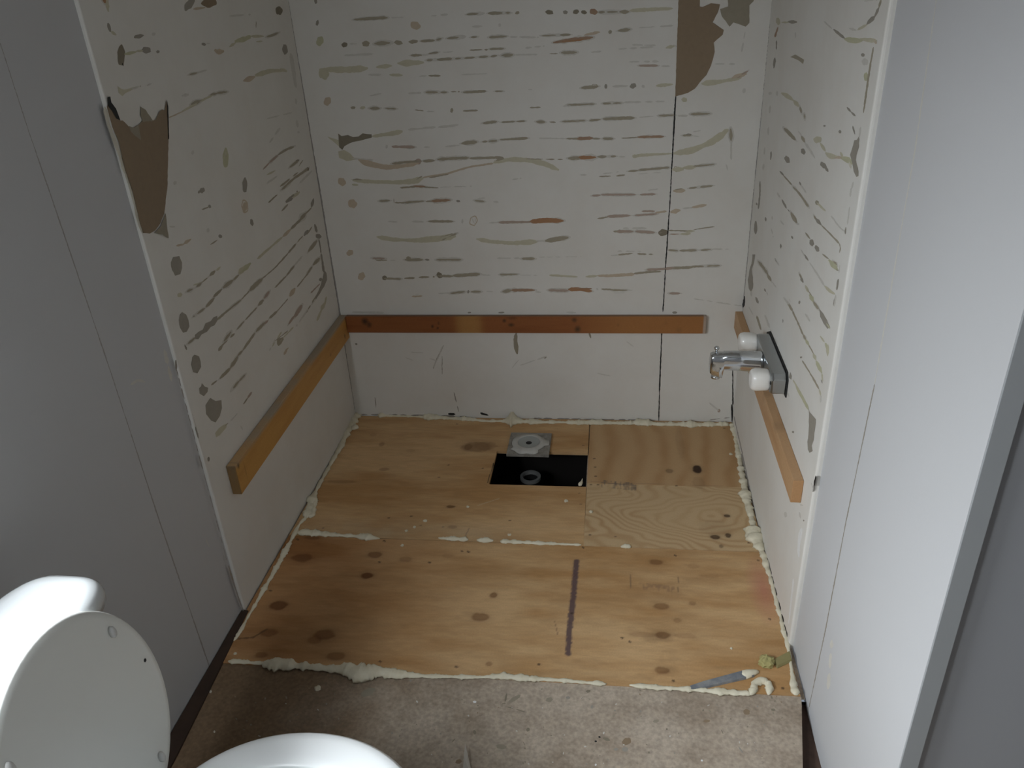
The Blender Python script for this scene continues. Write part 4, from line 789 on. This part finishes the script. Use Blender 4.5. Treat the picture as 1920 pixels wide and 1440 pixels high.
# raised lid, leaning on the tank: local u along y, v up, w out (+x)
def lidp(u, v, w): th = .12; return (.306+.0-math.sin(th)*v+math.cos(th)*w, YC+u, .415+math.cos(th)*v+math.sin(th)*w)
def lring(sc_, w, n=72):
    out = []
    for i in range(n):
        t = 2*math.pi*i/n; c, s = math.cos(t), math.sin(t)
        u = .174*c; v = .192+.206*s
        if v < .0: v = v*.45
        out.append(lidp(u*sc_, .192+(v-.192)*sc_, w))
    return out
lid = loft('lid', [lring(.93, .0), lring(.985, -.001), lring(1.0, -.005), lring(1.0, -.013), lring(.98, -.018), lring(.90, -.021)], M['plastic2'], to)
def bump_(u, v, r=.0085, ln=.006):
    rr = lambda k, w: [lidp(u+k*math.cos(2*math.pi*i/20)*.7, v+k*math.sin(2*math.pi*i/20)*1.25, w) for i in range(20)]
    return loft('bumper', [rr(r, -.0005), rr(r, ln*.6), rr(r*.75, ln), rr(.0004, ln)], M['rubber'], lid)
for u, v in ((.118, .300), (-.118, .300), (.088, .05), (-.088, .05)): bump_(u, v)
rr = lambda k, w: [lidp(.150+k*math.cos(2*math.pi*i/6), .205+k*math.sin(2*math.pi*i/6)*1.1, w) for i in range(6)]
loft('screw_hole', [rr(.0035, -.0003), rr(.0028, .0006)], M['black'], lid)
for s_ in (-1, 1):
    loft('hinge', [[(.300+.011*math.cos(t), YC+s_*.07+q, .408+.010*math.sin(t)) for t in [2*math.pi*i/20 for i in range(20)]] for q in (-.02, .02)], M['plastic'], to)
def tring(z, d, n=96):
    out = []
    for i in range(n):
        t = 2*math.pi*i/n; c, q = math.cos(t), math.sin(t); p = 4.4 if c > 0 else 2.9
        a_ = (.092 if c > 0 else .088)-d; b_ = .192-d
        out.append((.162+a_*math.copysign(abs(c)**(2/p), c), YC+b_*math.copysign(abs(q)**(2/p), q), z))
    return out
tank = loft('tank', [tring(z, d) for z, d in ((.398, .03), (.41, .018), (.60, .012), (.728, .010))], M['porc'], to)
loft('tank_lid', [tring(z, d) for z, d in ((.7285, .010), (.731, .001), (.744, 0), (.754, .002), (.762, .008), (.767, .018), (.770, .034), (.7705, .07))], M['porc'], to)
hd = loft('flush_handle', [[(x, YC-.13+.011*math.cos(t), .69+.011*math.sin(t)) for t in [2*math.pi*i/20 for i in range(20)]] for x in (.236, .247)], M['chrome'], to)
tag(to, 'white toilet with raised lid at the left wall in front of the alcove', 'toilet')
